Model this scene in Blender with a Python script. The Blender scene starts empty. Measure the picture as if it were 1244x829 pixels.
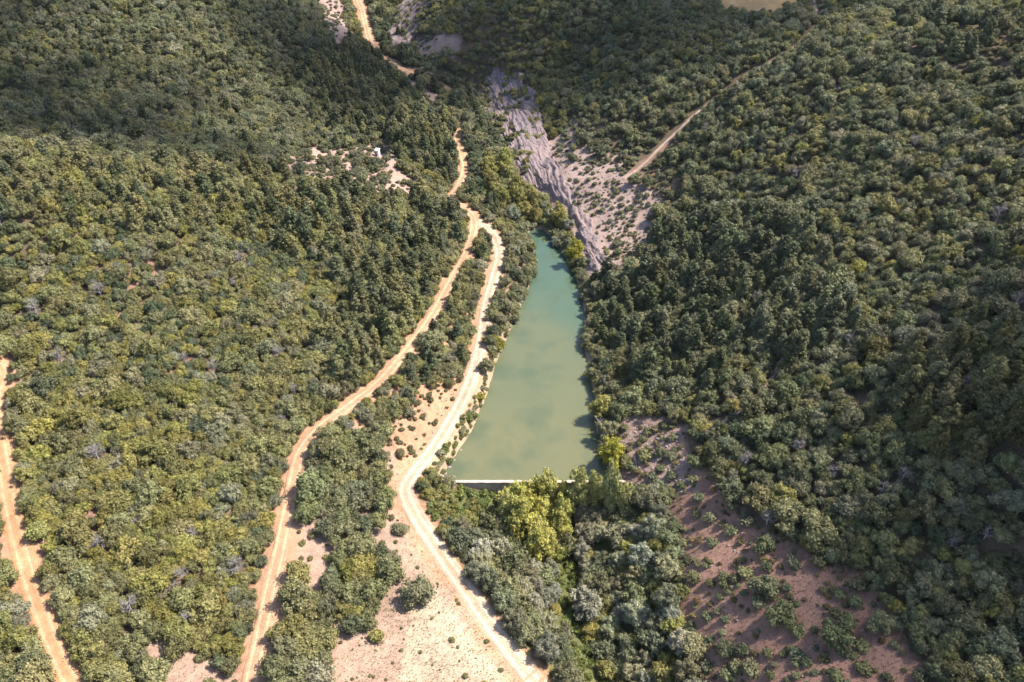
import bpy, math, random
import numpy as np
from math import radians
rng = np.random.default_rng(11); random.seed(11)
sc = bpy.context.scene
col = sc.collection

# ------------------------------------------------------------------ camera, sky, sun, exposure
CAM_H, PITCH, FPX, PW, PH = 112.0, radians(36.0), 958.0, 1244.0, 829.0
cam_data = bpy.data.cameras.new('camera'); cam = bpy.data.objects.new('camera', cam_data); col.objects.link(cam)
cam.location = (0, 0, CAM_H); cam.rotation_euler = (math.pi/2 - PITCH, 0, 0)
cam_data.sensor_width = 36.0; cam_data.lens = 36.0*FPX/PW
cam_data.clip_start = 1.0; cam_data.clip_end = 8000.0
sc.camera = cam

SUN_EL, SUN_AZ = radians(54), radians(12)      # azimuth measured from +X (right) towards +Y (away)
SUN = np.array([math.cos(SUN_EL)*math.cos(SUN_AZ), math.cos(SUN_EL)*math.sin(SUN_AZ), math.sin(SUN_EL)])
world = bpy.data.worlds.new('World'); sc.world = world; world.use_nodes = True
wn = world.node_tree
bg = wn.nodes['Background']; sky = wn.nodes.new('ShaderNodeTexSky')
sky.sky_type = 'NISHITA'; sky.sun_disc = False; sky.sun_elevation = SUN_EL
sky.sun_rotation = math.pi/2 - SUN_AZ; sky.altitude = 700; sky.air_density = 1.0; sky.dust_density = 2.5
wn.links.new(sky.outputs[0], bg.inputs['Color']); bg.inputs['Strength'].default_value = 0.125
sd = bpy.data.lights.new('sun', 'SUN'); sun = bpy.data.objects.new('sun', sd); col.objects.link(sun)
sd.energy = 4.9; sd.angle = radians(0.6); sd.color = (1.0, 0.93, 0.82)
sun.rotation_euler = (math.pi/2 - SUN_EL, 0, SUN_AZ + math.pi/2)
sc.view_settings.view_transform = 'Standard'; sc.view_settings.look = 'None'
sc.view_settings.exposure = 1.36; sc.view_settings.gamma = 1.0
sc.cycles.use_denoising = True; sc.cycles.denoiser = 'OPENIMAGEDENOISE'; sc.cycles.denoising_input_passes = 'RGB_ALBEDO_NORMAL'; sc.cycles.denoising_prefilter = 'ACCURATE'; sc.cycles.max_bounces = 5; sc.cycles.diffuse_bounces = 3
sc.cycles.transparent_max_bounces = 8; sc.cycles.use_adaptive_sampling = True; sc.cycles.adaptive_threshold = 0.02

# ------------------------------------------------------------------ helpers
CP, SP = math.cos(PITCH), math.sin(PITCH)
def ray(px, py):
    a = (np.asarray(px, float) - PW/2)/FPX; b = -(np.asarray(py, float) - PH/2)/FPX
    return np.stack([a, CP + b*SP, -SP + b*CP], -1)
def at_z(px, py, z):
    d = ray(px, py); t = (z - CAM_H)/d[..., 2]
    return d*t[..., None] + np.array([0, 0, CAM_H])
def project(x, y, z):
    zz = z - CAM_H
    depth = y*CP - zz*SP; up = y*SP + zz*CP
    depth = np.where(depth < 1, 1, depth)
    return PW/2 + FPX*x/depth, PH/2 - FPX*up/depth, depth
def inside(px, py, poly):
    poly = np.asarray(poly, float); r = np.zeros(np.shape(px), bool)
    n = len(poly)
    for i in range(n):
        x0, y0 = poly[i]; x1, y1 = poly[(i+1) % n]
        if y0 == y1: continue
        c = ((y0 > py) != (y1 > py)) & (px < (x1-x0)*(py-y0)/(y1-y0) + x0)
        r ^= c
    return r
def seg_dist(x, y, pl, closed=False):
    pl = np.asarray(pl, float); best = np.full(np.shape(x), 1e9)
    n = len(pl)
    for i in range(n if closed else n-1):
        ax, ay = pl[i][:2]; bx, by = pl[(i+1) % n][:2]
        ux, uy = bx-ax, by-ay; L = ux*ux+uy*uy + 1e-9
        t = np.clip(((x-ax)*ux + (y-ay)*uy)/L, 0, 1)
        best = np.minimum(best, (x-ax-t*ux)**2 + (y-ay-t*uy)**2)
    return np.sqrt(best)
LAT = np.random.default_rng(5).random((256, 256))
def vnoise(x, y):
    xi = np.floor(x).astype(int); yi = np.floor(y).astype(int)
    fx = x-xi; fy = y-yi; fx = fx*fx*(3-2*fx); fy = fy*fy*(3-2*fy)
    g = lambda a, b: LAT[a & 255, b & 255]
    return (g(xi, yi)*(1-fx)+g(xi+1, yi)*fx)*(1-fy) + (g(xi, yi+1)*(1-fx)+g(xi+1, yi+1)*fx)*fy
def fbm(x, y, o=4):
    s = 0; a = 1; t = 0
    for k in range(o):
        s = s + a*vnoise(x*2**k + 17.3*k, y*2**k + 9.1*k); t += a; a *= .5
    return s/t
def sstep(a, b, x):
    t = np.clip((x-a)/(b-a), 0, 1); return t*t*(3-2*t)
def mesh_np(name, v, f, mat=None, smooth=False):
    me = bpy.data.meshes.new(name)
    v = np.asarray(v, np.float32); f = np.asarray(f, np.int32)
    k = f.shape[1]
    me.vertices.add(len(v)); me.vertices.foreach_set('co', v.ravel())
    me.loops.add(f.size); me.loops.foreach_set('vertex_index', f.ravel())
    me.polygons.add(len(f)); me.polygons.foreach_set('loop_start', np.arange(0, f.size, k, dtype=np.int32))
    me.polygons.foreach_set('use_smooth', np.full(len(f), smooth))
    me.update(calc_edges=True)
    if mat: me.materials.append(mat)
    return me
def merge_mesh(name, chunks, mat=None, smooth=False):       # chunks of (v, quads or tris) -> one mesh
    vs, fs, o = [], [], 0
    for v, f in chunks:
        v = np.asarray(v, float); vs.append(v)
        fs += [tuple(int(i)+o for i in q) for q in f]; o += len(v)
    me = bpy.data.meshes.new(name); me.from_pydata(np.concatenate(vs).tolist(), [], fs)
    me.polygons.foreach_set('use_smooth', np.full(len(fs), smooth)); me.update()
    if mat: me.materials.append(mat)
    return me
def link(name, me, parent=None):
    o = bpy.data.objects.new(name, me); col.objects.link(o)
    if parent: o.parent = parent
    return o
def tag(o, label, cat, group=None, kind=None):
    o['label'] = label; o['category'] = cat
    if group: o['group'] = group
    if kind: o['kind'] = kind
    return o
def structure(name, me, label=None):
    o = link(name, me); o['kind'] = 'structure'
    if label: o['label'] = label
    return o
def tube(path, radii, n=6):
    path = np.asarray(path, float); V = []; F = []
    for i, p in enumerate(path):
        d = path[min(i+1, len(path)-1)] - path[max(i-1, 0)]; d = d/(np.linalg.norm(d)+1e-9)
        a = np.cross(d, [0.3, 0.9, 0.2]); a /= np.linalg.norm(a); b = np.cross(d, a)
        for k in range(n):
            t = 2*math.pi*k/n; V.append(p + radii[i]*(a*math.cos(t)+b*math.sin(t)))
    for i in range(len(path)-1):
        for k in range(n): F.append((i*n+k, i*n+(k+1) % n, (i+1)*n+(k+1) % n, (i+1)*n+k))
    F.append(tuple(range((len(path)-1)*n, len(path)*n))); F.append(tuple(range(n))[::-1])
    return np.array(V), F
def box(x0, x1, y0, y1, z0, z1):
    v = [(x, y, z) for z in (z0, z1) for y in (y0, y1) for x in (x0, x1)]
    return np.array(v, float), [(0, 2, 3, 1), (4, 5, 7, 6), (0, 1, 5, 4), (2, 6, 7, 3), (0, 4, 6, 2), (1, 3, 7, 5)]

# ------------------------------------------------------------------ materials
def newmat(name):
    m = bpy.data.materials.new(name); m.use_nodes = True
    nt = m.node_tree; b = nt.nodes['Principled BSDF']; b.inputs['Specular IOR Level'].default_value = 0.2
    b.inputs['Roughness'].default_value = 0.9
    return m, nt, b
def N(nt, t, **kw):
    n = nt.nodes.new(t)
    for k, v in kw.items(): setattr(n, k, v)
    return n
def noise(nt, scale, detail=4, vec=None, rough=0.55):
    n = N(nt, 'ShaderNodeTexNoise'); n.inputs['Scale'].default_value = scale
    n.inputs['Detail'].default_value = detail; n.inputs['Roughness'].default_value = rough
    if vec is None:
        g = N(nt, 'ShaderNodeNewGeometry'); vec = g.outputs['Position']
    nt.links.new(vec, n.inputs['Vector']); return n
def maprange(nt, src, a, b, c, d):
    m = N(nt, 'ShaderNodeMapRange'); nt.links.new(src, m.inputs[0])
    for i, v in zip((1, 2, 3, 4), (a, b, c, d)): m.inputs[i].default_value = v
    return m.outputs[0]
def mixc(nt, fac, a, b, mode='MIX'):
    m = N(nt, 'ShaderNodeMix', data_type='RGBA', blend_type=mode)
    for s, v in ((0, fac), (6, a), (7, b)):
        if hasattr(v, 'is_linked') or hasattr(v, 'links'): nt.links.new(v, m.inputs[s])
        else: m.inputs[s].default_value = v if s == 0 else (*v, 1)
    return m.outputs[2]
def mul_val(nt, c, val):       # colour * scalar socket
    m = N(nt, 'ShaderNodeVectorMath', operation='SCALE'); nt.links.new(c, m.inputs[0]); nt.links.new(val, m.inputs['Scale'])
    return m.outputs[0]
def bump(nt, b, h, strength, dist):
    n = N(nt, 'ShaderNodeBump'); n.inputs['Strength'].default_value = strength; n.inputs['Distance'].default_value = dist
    nt.links.new(h, n.inputs['Height']); nt.links.new(n.outputs[0], b.inputs['Normal'])

def soil_material(name, colour=None, rock=False):
    m, nt, b = newmat(name)
    if colour is None:
        a = N(nt, 'ShaderNodeAttribute', attribute_name='soil'); c = a.outputs['Color']
    else:
        r = N(nt, 'ShaderNodeRGB'); r.outputs[0].default_value = (*colour, 1); c = r.outputs[0]
    n1 = noise(nt, 0.09, 6); n2 = noise(nt, 0.8, 5); n3 = noise(nt, 4.0, 4, rough=0.7)
    c = mul_val(nt, c, maprange(nt, n1.outputs[0], 0.3, 0.7, 0.8, 1.18))
    c = mul_val(nt, c, maprange(nt, n2.outputs[0], 0.3, 0.7, 0.82, 1.16))
    c = mul_val(nt, c, maprange(nt, n3.outputs[0], 0.3, 0.7, 0.74, 1.22))
    nt.links.new(c, b.inputs['Base Color'])
    bump(nt, b, n3.outputs[0], 0.7, 0.12)
    return m
M_soil = soil_material('soil')
M_track = soil_material('track_soil')
def rock_material():
    m, nt, b = newmat('mauve_rock')
    n1 = noise(nt, 0.12, 5); n2 = noise(nt, 1.1, 6, rough=0.7); n3 = noise(nt, 5, 4, rough=0.7)
    c = mixc(nt, maprange(nt, n1.outputs[0], 0.35, 0.65, 0, 1), (0.215, 0.158, 0.15), (0.175, 0.138, 0.145))
    c = mixc(nt, maprange(nt, n2.outputs[0], 0.55, 0.7, 0, 0.8), c, (0.28, 0.205, 0.17))
    c = mul_val(nt, c, maprange(nt, n3.outputs[0], 0.3, 0.7, 0.7, 1.2))
    nt.links.new(c, b.inputs['Base Color']); bump(nt, b, n3.outputs[0], 0.8, 0.2)
    return m
M_rock = rock_material()
def plain(name, colour, rough=0.85, var=0.2, scale=2.0):
    m, nt, b = newmat(name); b.inputs['Roughness'].default_value = rough
    r = N(nt, 'ShaderNodeRGB'); r.outputs[0].default_value = (*colour, 1)
    n = noise(nt, scale, 5, rough=0.65)
    nt.links.new(mul_val(nt, r.outputs[0], maprange(nt, n.outputs[0], 0.3, 0.7, 1-var, 1+var)), b.inputs['Base Color'])
    bump(nt, b, n.outputs[0], 0.4, 0.03)
    return m
M_concrete = plain('pale_concrete', (0.39, 0.325, 0.26), 0.85, 0.15, 1.2)
M_damstone = plain('dam_masonry', (0.33, 0.27, 0.21), 0.9, 0.3, 1.6)
M_bark = plain('bark', (0.085, 0.07, 0.06), 0.95, 0.35, 6)
M_greywood = plain('weathered_wood', (0.33, 0.30, 0.31), 0.9, 0.25, 5)
M_twig = plain('dead_twigs', (0.21, 0.185, 0.18), 0.95, 0.3, 3)
M_white = plain('white_paint', (0.78, 0.79, 0.82), 0.6, 0.05, 2)
M_dark = plain('dark_opening', (0.03, 0.035, 0.045), 0.5, 0.1, 2)
M_roofm = plain('grey_sheet', (0.55, 0.56, 0.6), 0.5, 0.08, 2)
M_stone = plain('pale_stone', (0.25, 0.205, 0.185), 0.9, 0.25, 2.5)
def leaf_material(name, transl=0.22):
    m = bpy.data.materials.new(name); m.use_nodes = True; nt = m.node_tree; nt.nodes.clear()
    out = N(nt, 'ShaderNodeOutputMaterial')
    t = N(nt, 'ShaderNodeAttribute', attribute_type='INSTANCER', attribute_name='tint')
    l = N(nt, 'ShaderNodeAttribute', attribute_type='GEOMETRY', attribute_name='leaf')
    c = mul_val(nt, t.outputs['Color'], maprange(nt, l.outputs['Fac'], 0, 1, 0.62, 1.42))
    n = noise(nt, 0.55, 3)
    c = mul_val(nt, c, maprange(nt, n.outputs[0], 0.3, 0.7, 0.8, 1.2))
    d = N(nt, 'ShaderNodeBsdfPrincipled'); d.inputs['Roughness'].default_value = 0.62
    d.inputs['Specular IOR Level'].default_value = 0.25
    tr = N(nt, 'ShaderNodeBsdfTranslucent'); mx = N(nt, 'ShaderNodeMixShader'); mx.inputs[0].default_value = transl
    nt.links.new(c, d.inputs['Base Color']); nt.links.new(c, tr.inputs['Color'])
    nt.links.new(d.outputs[0], mx.inputs[1]); nt.links.new(tr.outputs[0], mx.inputs[2])
    nt.links.new(mx.outputs[0], out.inputs['Surface'])
    return m
M_leaf = leaf_material('leaves', 0.3)

# ------------------------------------------------------------------ terrain: heights (metres above the pond) at surveyed points
CTRL = [  # photo x, y, height
 # valley floor and tracks
 (650,829,2),(560,712,2.5),(500,620,2.5),(540,520,2.5),(588,405,3),(605,310,4),(575,265,5),(560,210,7),(556,170,9),(530,105,14),(480,78,18),(445,45,22),(438,5,26),
 (310,829,3),(340,670,4),(366,545,5.5),(465,462,6),(535,368,6),(566,310,5),(430,760,2.5),(500,780,2),
 # stream above the pond
 (620,250,2.5),(600,190,4),(575,140,7.5),(548,100,11),(500,60,17),(462,30,21),(655,275,0.3),
 # left side
 (-100,860,7),(40,715,7),(20,640,8),(0,500,11),(-120,600,14),(200,829,4.5),(200,600,8),(100,450,13),(300,450,9.5),(450,380,8.5),(-120,350,28),(0,350,22),(200,350,17),(350,300,13.5),(480,300,9),
 (-120,190,44),(0,190,36),(200,207,29),(350,218,19.5),(480,238,10.5),
 (-120,110,38),(0,150,30),(200,170,24),(350,180,16),(430,190,12.5),(500,200,9.5),
 (0,90,33),(200,100,29),(380,100,22),(480,140,13),(-120,0,54),(0,0,48),(200,0,45),(330,0,39),(390,20,33),(415,50,27),
 # below the dam
 (560,620,-.6),(560,660,-.8),(620,640,-3.5),(690,640,-6),(760,640,-2.5),(800,620,1.5),(650,740,-2),(700,760,-7),(790,760,-3),(640,800,1),(680,829,-1),(750,829,-8),(830,829,-1),(725,920,-9),
 # right side
 (740,560,1.2),(850,600,7),(830,700,3.5),(950,829,8),(1100,829,12.5),(1244,829,17),(1360,900,19),(1244,650,25),(1000,640,14.5),(1244,400,37),(1360,500,42),(1000,420,21),(850,420,9.5),(730,430,1.2),
 (725,370,1.2),(760,300,4.5),(850,250,13),(1000,250,28),(1244,250,43),(1360,250,51),(1244,80,55),(1000,80,43),(1244,0,59),(1360,0,67),(1000,0,49),(900,0,46),(880,120,30),(780,160,19),
 (700,100,20),(730,330,3.5),(690,220,9.5),(660,125,16),(640,240,3),(605,175,5.5),(580,100,11),(640,90,18.5),
 (1320,700,25),(1400,800,23),(1400,600,37),(600,0,37),(700,-20,42),(800,-20,46),(900,-40,50),(1000,-50,54),(560,120,12),
 (540,45,27),(490,45,20),(520,0,33),(600,30,31),(700,20,37),(790,30,40)]
CTRL_W = [(-330,420,82),(-150,430,74),(0,470,44),(60,480,56),(220,400,76),(360,300,82),(360,120,48),(330,0,26),(-300,150,42),(-260,20,16),(0,0,0),(120,0,4),(-80,-60,4),(100,-120,-4)]
c = np.array(CTRL, float); cw = at_z(c[:, 0], c[:, 1], c[:, 2])
P = np.concatenate([cw, np.array(CTRL_W, float)])
def tps_fit(P, lam=30.0):
    n = len(P); xy = P[:, :2]/100
    r2 = ((xy[:, None]-xy[None])**2).sum(-1); K = 0.5*r2*np.log(r2+1e-12) + np.eye(n)*lam*1e-4
    Q = np.c_[np.ones(n), xy]; A = np.zeros((n+3, n+3)); A[:n, :n] = K; A[:n, n:] = Q; A[n:, :n] = Q.T
    return np.linalg.solve(A, np.r_[P[:, 2], 0, 0, 0]), xy
W, CXY = tps_fit(P)
def tps(x, y):
    sh = x.shape; q = np.c_[x.ravel(), y.ravel()]/100; out = np.empty(len(q))
    for i in range(0, len(q), 20000):
        s = q[i:i+20000]; r2 = ((s[:, None]-CXY[None])**2).sum(-1)
        out[i:i+20000] = (0.5*r2*np.log(r2+1e-12)) @ W[:-3] + W[-3] + s @ W[-2:]
    return out.reshape(sh)
def axis(lo, hi, step, far):
    a = list(np.arange(lo, hi+.01, step)); s = step; v = lo; pre = []
    while v > -far: s *= 1.22; v -= s; pre.append(v)
    s = step; v = hi; post = []
    while v < far: s *= 1.22; v += s; post.append(v)
    return np.array(pre[::-1] + a + post)
XS = axis(-250, 285, 1.0, 3000); YS = axis(12, 440, 1.0, 3000)
GX, GY = np.meshgrid(XS, YS)
cx = np.clip(GX, -330, 360); cy = np.clip(GY, -120, 480)
coarse_x = np.arange(-332, 364, 4.0); coarse_y = np.arange(-124, 486, 4.0)
H4 = tps(*np.meshgrid(coarse_x, coarse_y))
def cubic(x, y):        # smooth lookup in the 4 m table (Catmull-Rom)
    fx = (x-coarse_x[0])/4; fy = (y-coarse_y[0])/4
    ix = np.clip(np.floor(fx).astype(int), 1, len(coarse_x)-3); iy = np.clip(np.floor(fy).astype(int), 1, len(coarse_y)-3)
    tx = fx-ix; ty = fy-iy
    w = lambda t: (-.5*t+t*t-.5*t**3, 1-2.5*t*t+1.5*t**3, .5*t+2*t*t-1.5*t**3, -.5*t*t+.5*t**3)
    wx, wy = w(tx), w(ty); r = 0
    for j in range(4):
        for i in range(4): r = r + H4[iy+j-1, ix+i-1]*wx[i]*wy[j]
    return r
HF = cubic(cx, cy)
out_d = np.hypot(GX-cx, GY-cy)
HF = HF*np.exp(-out_d/900) + (1-np.exp(-out_d/900))*(40 + 70*fbm(GX/500+3, GY/500+8, 3))

def height(x, y):
    x = np.asarray(x, float); y = np.asarray(y, float)
    i = np.clip(np.searchsorted(XS, x)-1, 0, len(XS)-2); j = np.clip(np.searchsorted(YS, y)-1, 0, len(YS)-2)
    u = np.clip((x-XS[i])/(XS[i+1]-XS[i]), 0, 1); v = np.clip((y-YS[j])/(YS[j+1]-YS[j]), 0, 1)
    return (HF[j, i]*(1-u)+HF[j, i+1]*u)*(1-v) + (HF[j+1, i]*(1-u)+HF[j+1, i+1]*u)*v
def ground_at(px, py):
    d = ray(px, py); d = d/np.linalg.norm(d, axis=-1, keepdims=True)
    t = np.full(np.shape(px), 60.0); done = np.zeros(np.shape(px), bool)
    for k in range(1400):
        z = CAM_H + d[..., 2]*t; h = height(d[..., 0]*t, d[..., 1]*t)
        done |= z <= h
        t = np.where(done, t, t+np.clip((z-h)*0.3, 0.06, 3))
        if done.all(): break
    x, y = d[..., 0]*t, d[..., 1]*t
    return np.stack([x, y, height(x, y)], -1)

# pond outline on the water plane
POND_PX = [(536,584),(541,572),(556,548),(573,522),(590,482),(602,440),(618,405),(631,375),(644,345),(650,322),(648,302),(638,288),(646,279),(660,279),(672,290),(683,306),(697,330),(707,356),(711,385),(708,412),(714,440),(722,480),(728,520),(735,560),(742,584)]
pp = np.array(POND_PX, float); pond = at_z(pp[:, 0], pp[:, 1], 0.0)[:, :2]
DAM_Y = at_z(np.array([640.]), np.array([585.]), np.array([0.6]))[0, 1]
DAM_X0 = at_z(np.array([530.]), np.array([585.]), np.array([0.6]))[0, 0]; DAM_X1 = at_z(np.array([762.]), np.array([585.]), np.array([0.6]))[0, 0]
near = (GX > -40) & (GX < 60) & (GY > 60) & (GY < 270)
gx, gy = GX[near], GY[near]; h = HF[near]
d = seg_dist(gx, gy, pond, True); ins = inside(gx, gy, pond)
h = h + (fbm(gx/6, gy/6, 3)-.5)*0.9*np.clip(d/6, 0, 1)
up = gy > DAM_Y + 0.2
h_out = np.where(up, np.minimum(np.maximum(h, 0.25*d), 0.7*d + .05), h)
h_in = -np.minimum(2.4, d*0.45)
HF[near] = np.where(ins & up, h_in, h_out)
HF += np.where(near, 0, (fbm(GX/9, GY/9, 4)-.5)*2.2*sstep(0, 30, np.hypot(np.maximum(0, np.abs(GX-10)-50), np.maximum(0, np.abs(GY-165)-105))))

# ------------------------------------------------------------------ tracks
TRACKS = {
 'main': ([(690,880),(672,860),(640,815),(600,765),(560,707),(530,665),(508,632),(495,606),(493,592),(505,573),(525,548),(548,512),(566,478),(579,440),(587,405),(592,370),(600,340),(606,318),(606,302),(599,286),(588,275),(576,268)], 3.3),
 'upper': ([(296,880),(305,829),(313,795),(319,765),(328,720),(340,670),(350,620),(358,580),(368,548),(395,515),(430,490),(465,462),(492,430),(515,400),(535,368),(552,335),(566,310),(573,290),(576,268),(566,255),(549,241),(557,228),(565,208),(563,190),(556,170),(560,152),(563,135),(553,120),(540,109),(520,98),(500,89),(478,78),(459,66),(450,50),(444,30),(440,12),(434,-4),(428,-20)], 3.0),
 'left': ([(118,890),(100,850),(80,815),(60,770),(42,720),(28,675),(16,625),(6,570),(-2,520),(-4,480),(2,450),(-30,425),(-90,400)], 3.2),
 'hill': ([(757,218),(778,203),(800,181),(825,158),(850,135),(880,112),(912,88),(945,72),(975,50),(992,28),(990,5),(984,-15)], 0.9),
 'gap': ([(872,518),(900,498),(922,482),(940,455),(956,430)], 0.9),
}
def resample(p, step):
    p = np.asarray(p, float)
    # smooth with a Catmull-Rom through the points, then walk it
    q = np.concatenate([p[:1]*2-p[1:2], p, p[-1:]*2-p[-2:-1]]); o = []
    for i in range(1, len(q)-2):
        for t in np.linspace(0, 1, 12, endpoint=False):
            a, b, c_, d_ = q[i-1], q[i], q[i+1], q[i+2]
            o.append(.5*(2*b+(c_-a)*t+(2*a-5*b+4*c_-d_)*t*t+(3*b-a-3*c_+d_)*t**3))
    o = np.array(o + [p[-1]]); s = np.r_[0, np.cumsum(np.linalg.norm(np.diff(o, axis=0), axis=1))]
    u = np.arange(0, s[-1], step)
    return np.stack([np.interp(u, s, o[:, k]) for k in range(o.shape[1])], 1)
track_xy = {}
for k, (pts, w) in TRACKS.items():
    a = np.array(pts, float); g = ground_at(a[:, 0], a[:, 1])[:, :2]
    track_xy[k] = resample(g, 0.8)
TD = np.full(GX.shape, 1e9); TDV = TD.copy(); core = (GX > -260) & (GX < 290) & (GY > 8) & (GY < 445)
for k, t in track_xy.items():
    TD[core] = np.minimum(TD[core], seg_dist(GX[core], GY[core], t[::4]) - TRACKS[k][1]/2)
    if k not in ('hill', 'gap'): TDV[core] = TD[core] if k == 'main' else np.minimum(TDV[core], seg_dist(GX[core], GY[core], t[::4]) - TRACKS[k][1]/2)
# bench the ground level across each wheel track
for k in ('upper', 'left', 'main'):
    t = track_xy[k]; hz = height(t[:, 0], t[:, 1]); hz = np.convolve(np.pad(hz, 6, mode='edge'), np.ones(13)/13, 'valid')
    m = np.zeros(GX.shape, bool)
    m[core] = seg_dist(GX[core], GY[core], t[::4]) < 6
    ii = np.argwhere(m); q = np.c_[GX[m], GY[m]]
    dd = np.sqrt(((q[:, None]-t[None, ::2])**2).sum(-1)); j = dd.argmin(1); dm = dd.min(1)
    w = 1 - sstep(TRACKS[k][1]/2+.6, 5.8, dm)
    w = w*np.where(inside(q[:, 0], q[:, 1], pond), 0, sstep(0, 2.2, seg_dist(q[:, 0], q[:, 1], pond, True)))
    HF[m] = HF[m]*(1-w) + hz[::2][j]*w

# ------------------------------------------------------------------ ground zones (photo outlines laid back on the ground)
ZB = {  # bare or thin ground
 'clearing': [(482,596),(500,640),(545,690),(590,745),(622,775),(668,860),(380,860),(405,800),(462,762),(466,735),(495,700),(486,660)],
 'strip': [(572,300),(590,285),(600,320),(592,380),(572,470),(540,530),(500,580),(480,600),(470,560),(430,520),(470,470),(520,410),(560,330)],
 'strip2': [(340,640),(372,560),(400,512),(480,545),(492,600),(505,650),(500,700),(470,770),(405,870),(290,870),(312,780)],
 'lower_right': [(755,500),(800,505),(840,520),(850,560),(880,600),(920,640),(990,672),(1050,700),(1085,745),(1150,860),(842,860),(845,780),(812,735),(826,690),(800,640),(760,590),(740,570)],
 'scree': [(640,235),(668,170),(690,150),(715,190),(760,215),(800,240),(785,300),(770,330),(735,345),(712,330),(700,300),(680,262)],
 'hillbare': [(665,130),(690,110),(730,165),(760,205),(800,235),(780,260),(720,230),(685,190)],
 'upperleft': [(318,198),(380,178),(425,184),(445,172),(475,174),(488,205),(515,224),(500,250),(440,236),(370,218)],
 'topbare': [(383,-10),(412,-10),(424,20),(428,45),(410,58),(392,35)],
 'roadrock': [(472,86),(500,92),(522,108),(540,122),(532,136),(505,112)],
 'lowerleft': [(176,770),(205,760),(240,795),(300,829),(300,860),(150,860),(172,820)],
 'meadow': [(850,-40),(872,10),(900,24),(945,20),(970,4),(972,-40)],
 'shelf': [(508,44),(540,36),(562,46),(566,66),(530,74),(505,62)],
}
SLAB = [(572,92),(600,80),(636,88),(655,118),(664,160),(676,200),(700,240),(722,280),(745,322),(735,342),(712,328),(694,268),(668,240),(640,226),(622,190),(600,150)]
SLAB2 = [(463,48),(482,14),(500,-16),(535,-16),(520,14),(508,40),(500,56),(478,58)]
zx, zy, _ = project(GX, GY, HF)
zx = zx + (fbm(GX/5, GY/5, 3)-.5)*26; zy = zy + (fbm(GX/5+40, GY/5+9, 3)-.5)*18
LITTER = np.array([0.115, 0.082, 0.055]); ORANGE = np.array([0.43, 0.245, 0.15]); PINK = np.array([0.285, 0.162, 0.122])
STRAW = np.array([0.42, 0.325, 0.235]); SCREE = np.array([0.31, 0.222, 0.192]); PALE = np.array([0.33, 0.225, 0.17]); GREEN = np.array([0.10, 0.115, 0.035])
soil = np.broadcast_to(LITTER, GX.shape+(3,)).copy()
nb = fbm(GX/14, GY/14, 4)
patch = sstep(.56, .68, nb)[..., None]; soil = soil*(1-.75*patch) + PINK*.75*patch
def paint(mask, colour, amt=1.0):
    a = (mask*amt)[..., None]; soil[:] = soil*(1-a) + colour*a
for k, colr in (('clearing', PALE), ('strip', ORANGE), ('strip2', PALE), ('lower_right', PINK), ('scree', SCREE), ('hillbare', SCREE), ('upperleft', np.array([0.33, 0.225, 0.185])), ('topbare', np.array([.27, .19, .165])), ('roadrock', np.array([.27, .19, .165])), ('lowerleft', PALE), ('meadow', np.array([0.42, 0.27, 0.12])), ('shelf', np.array([.24, .175, .16]))):
    paint(inside(zx, zy, ZB[k]).astype(float), colr)
STRAW_PX = [(500,722),(528,716),(560,760),(600,800),(650,860),(480,860),(490,800),(497,760)]
paint(inside(zx, zy, STRAW_PX).astype(float), STRAW, .85)
paint((inside(zx, zy, ZB['lower_right']) & (zy > 490) & (zy < 600) & (zx < 850)).astype(float), SCREE, .7)
paint(sstep(2.6, .5, TDV + (fbm(GX/2.5, GY/2.5, 3)-.5)*4), ORANGE, .85)
paint(sstep(3.4, .5, np.where(inside(GX, GY, pond), 0, seg_dist(GX, GY, pond, True)))*(GY > DAM_Y)*near, np.array([0.36, 0.27, 0.18]), .8)
BELOW = [(520,592),(785,592),(812,640),(830,720),(850,860),(690,860),(640,790),(590,720),(545,660)]
paint(inside(zx, zy, BELOW).astype(float), GREEN, .75)
soil *= 0.8
ny, nx = GX.shape
idx = np.arange(ny*nx).reshape(ny, nx)
F = np.stack([idx[:-1, :-1], idx[:-1, 1:], idx[1:, 1:], idx[1:, :-1]], -1).reshape(-1, 4)
# a fine step of relief everywhere but on the tracks
HF += (fbm(GX/1.7, GY/1.7, 2)-.5)*0.35*sstep(.6, 2.0, TD)*core*(1-inside(GX, GY, pond))
me = mesh_np('ground', np.c_[GX.ravel(), GY.ravel(), HF.ravel()], F, M_soil, True)
at = me.color_attributes.new('soil', 'FLOAT_COLOR', 'POINT')
at.data.foreach_set('color', np.c_[soil.reshape(-1, 3), np.ones(ny*nx)].astype(np.float32).ravel())
structure('ground', me)

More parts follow.
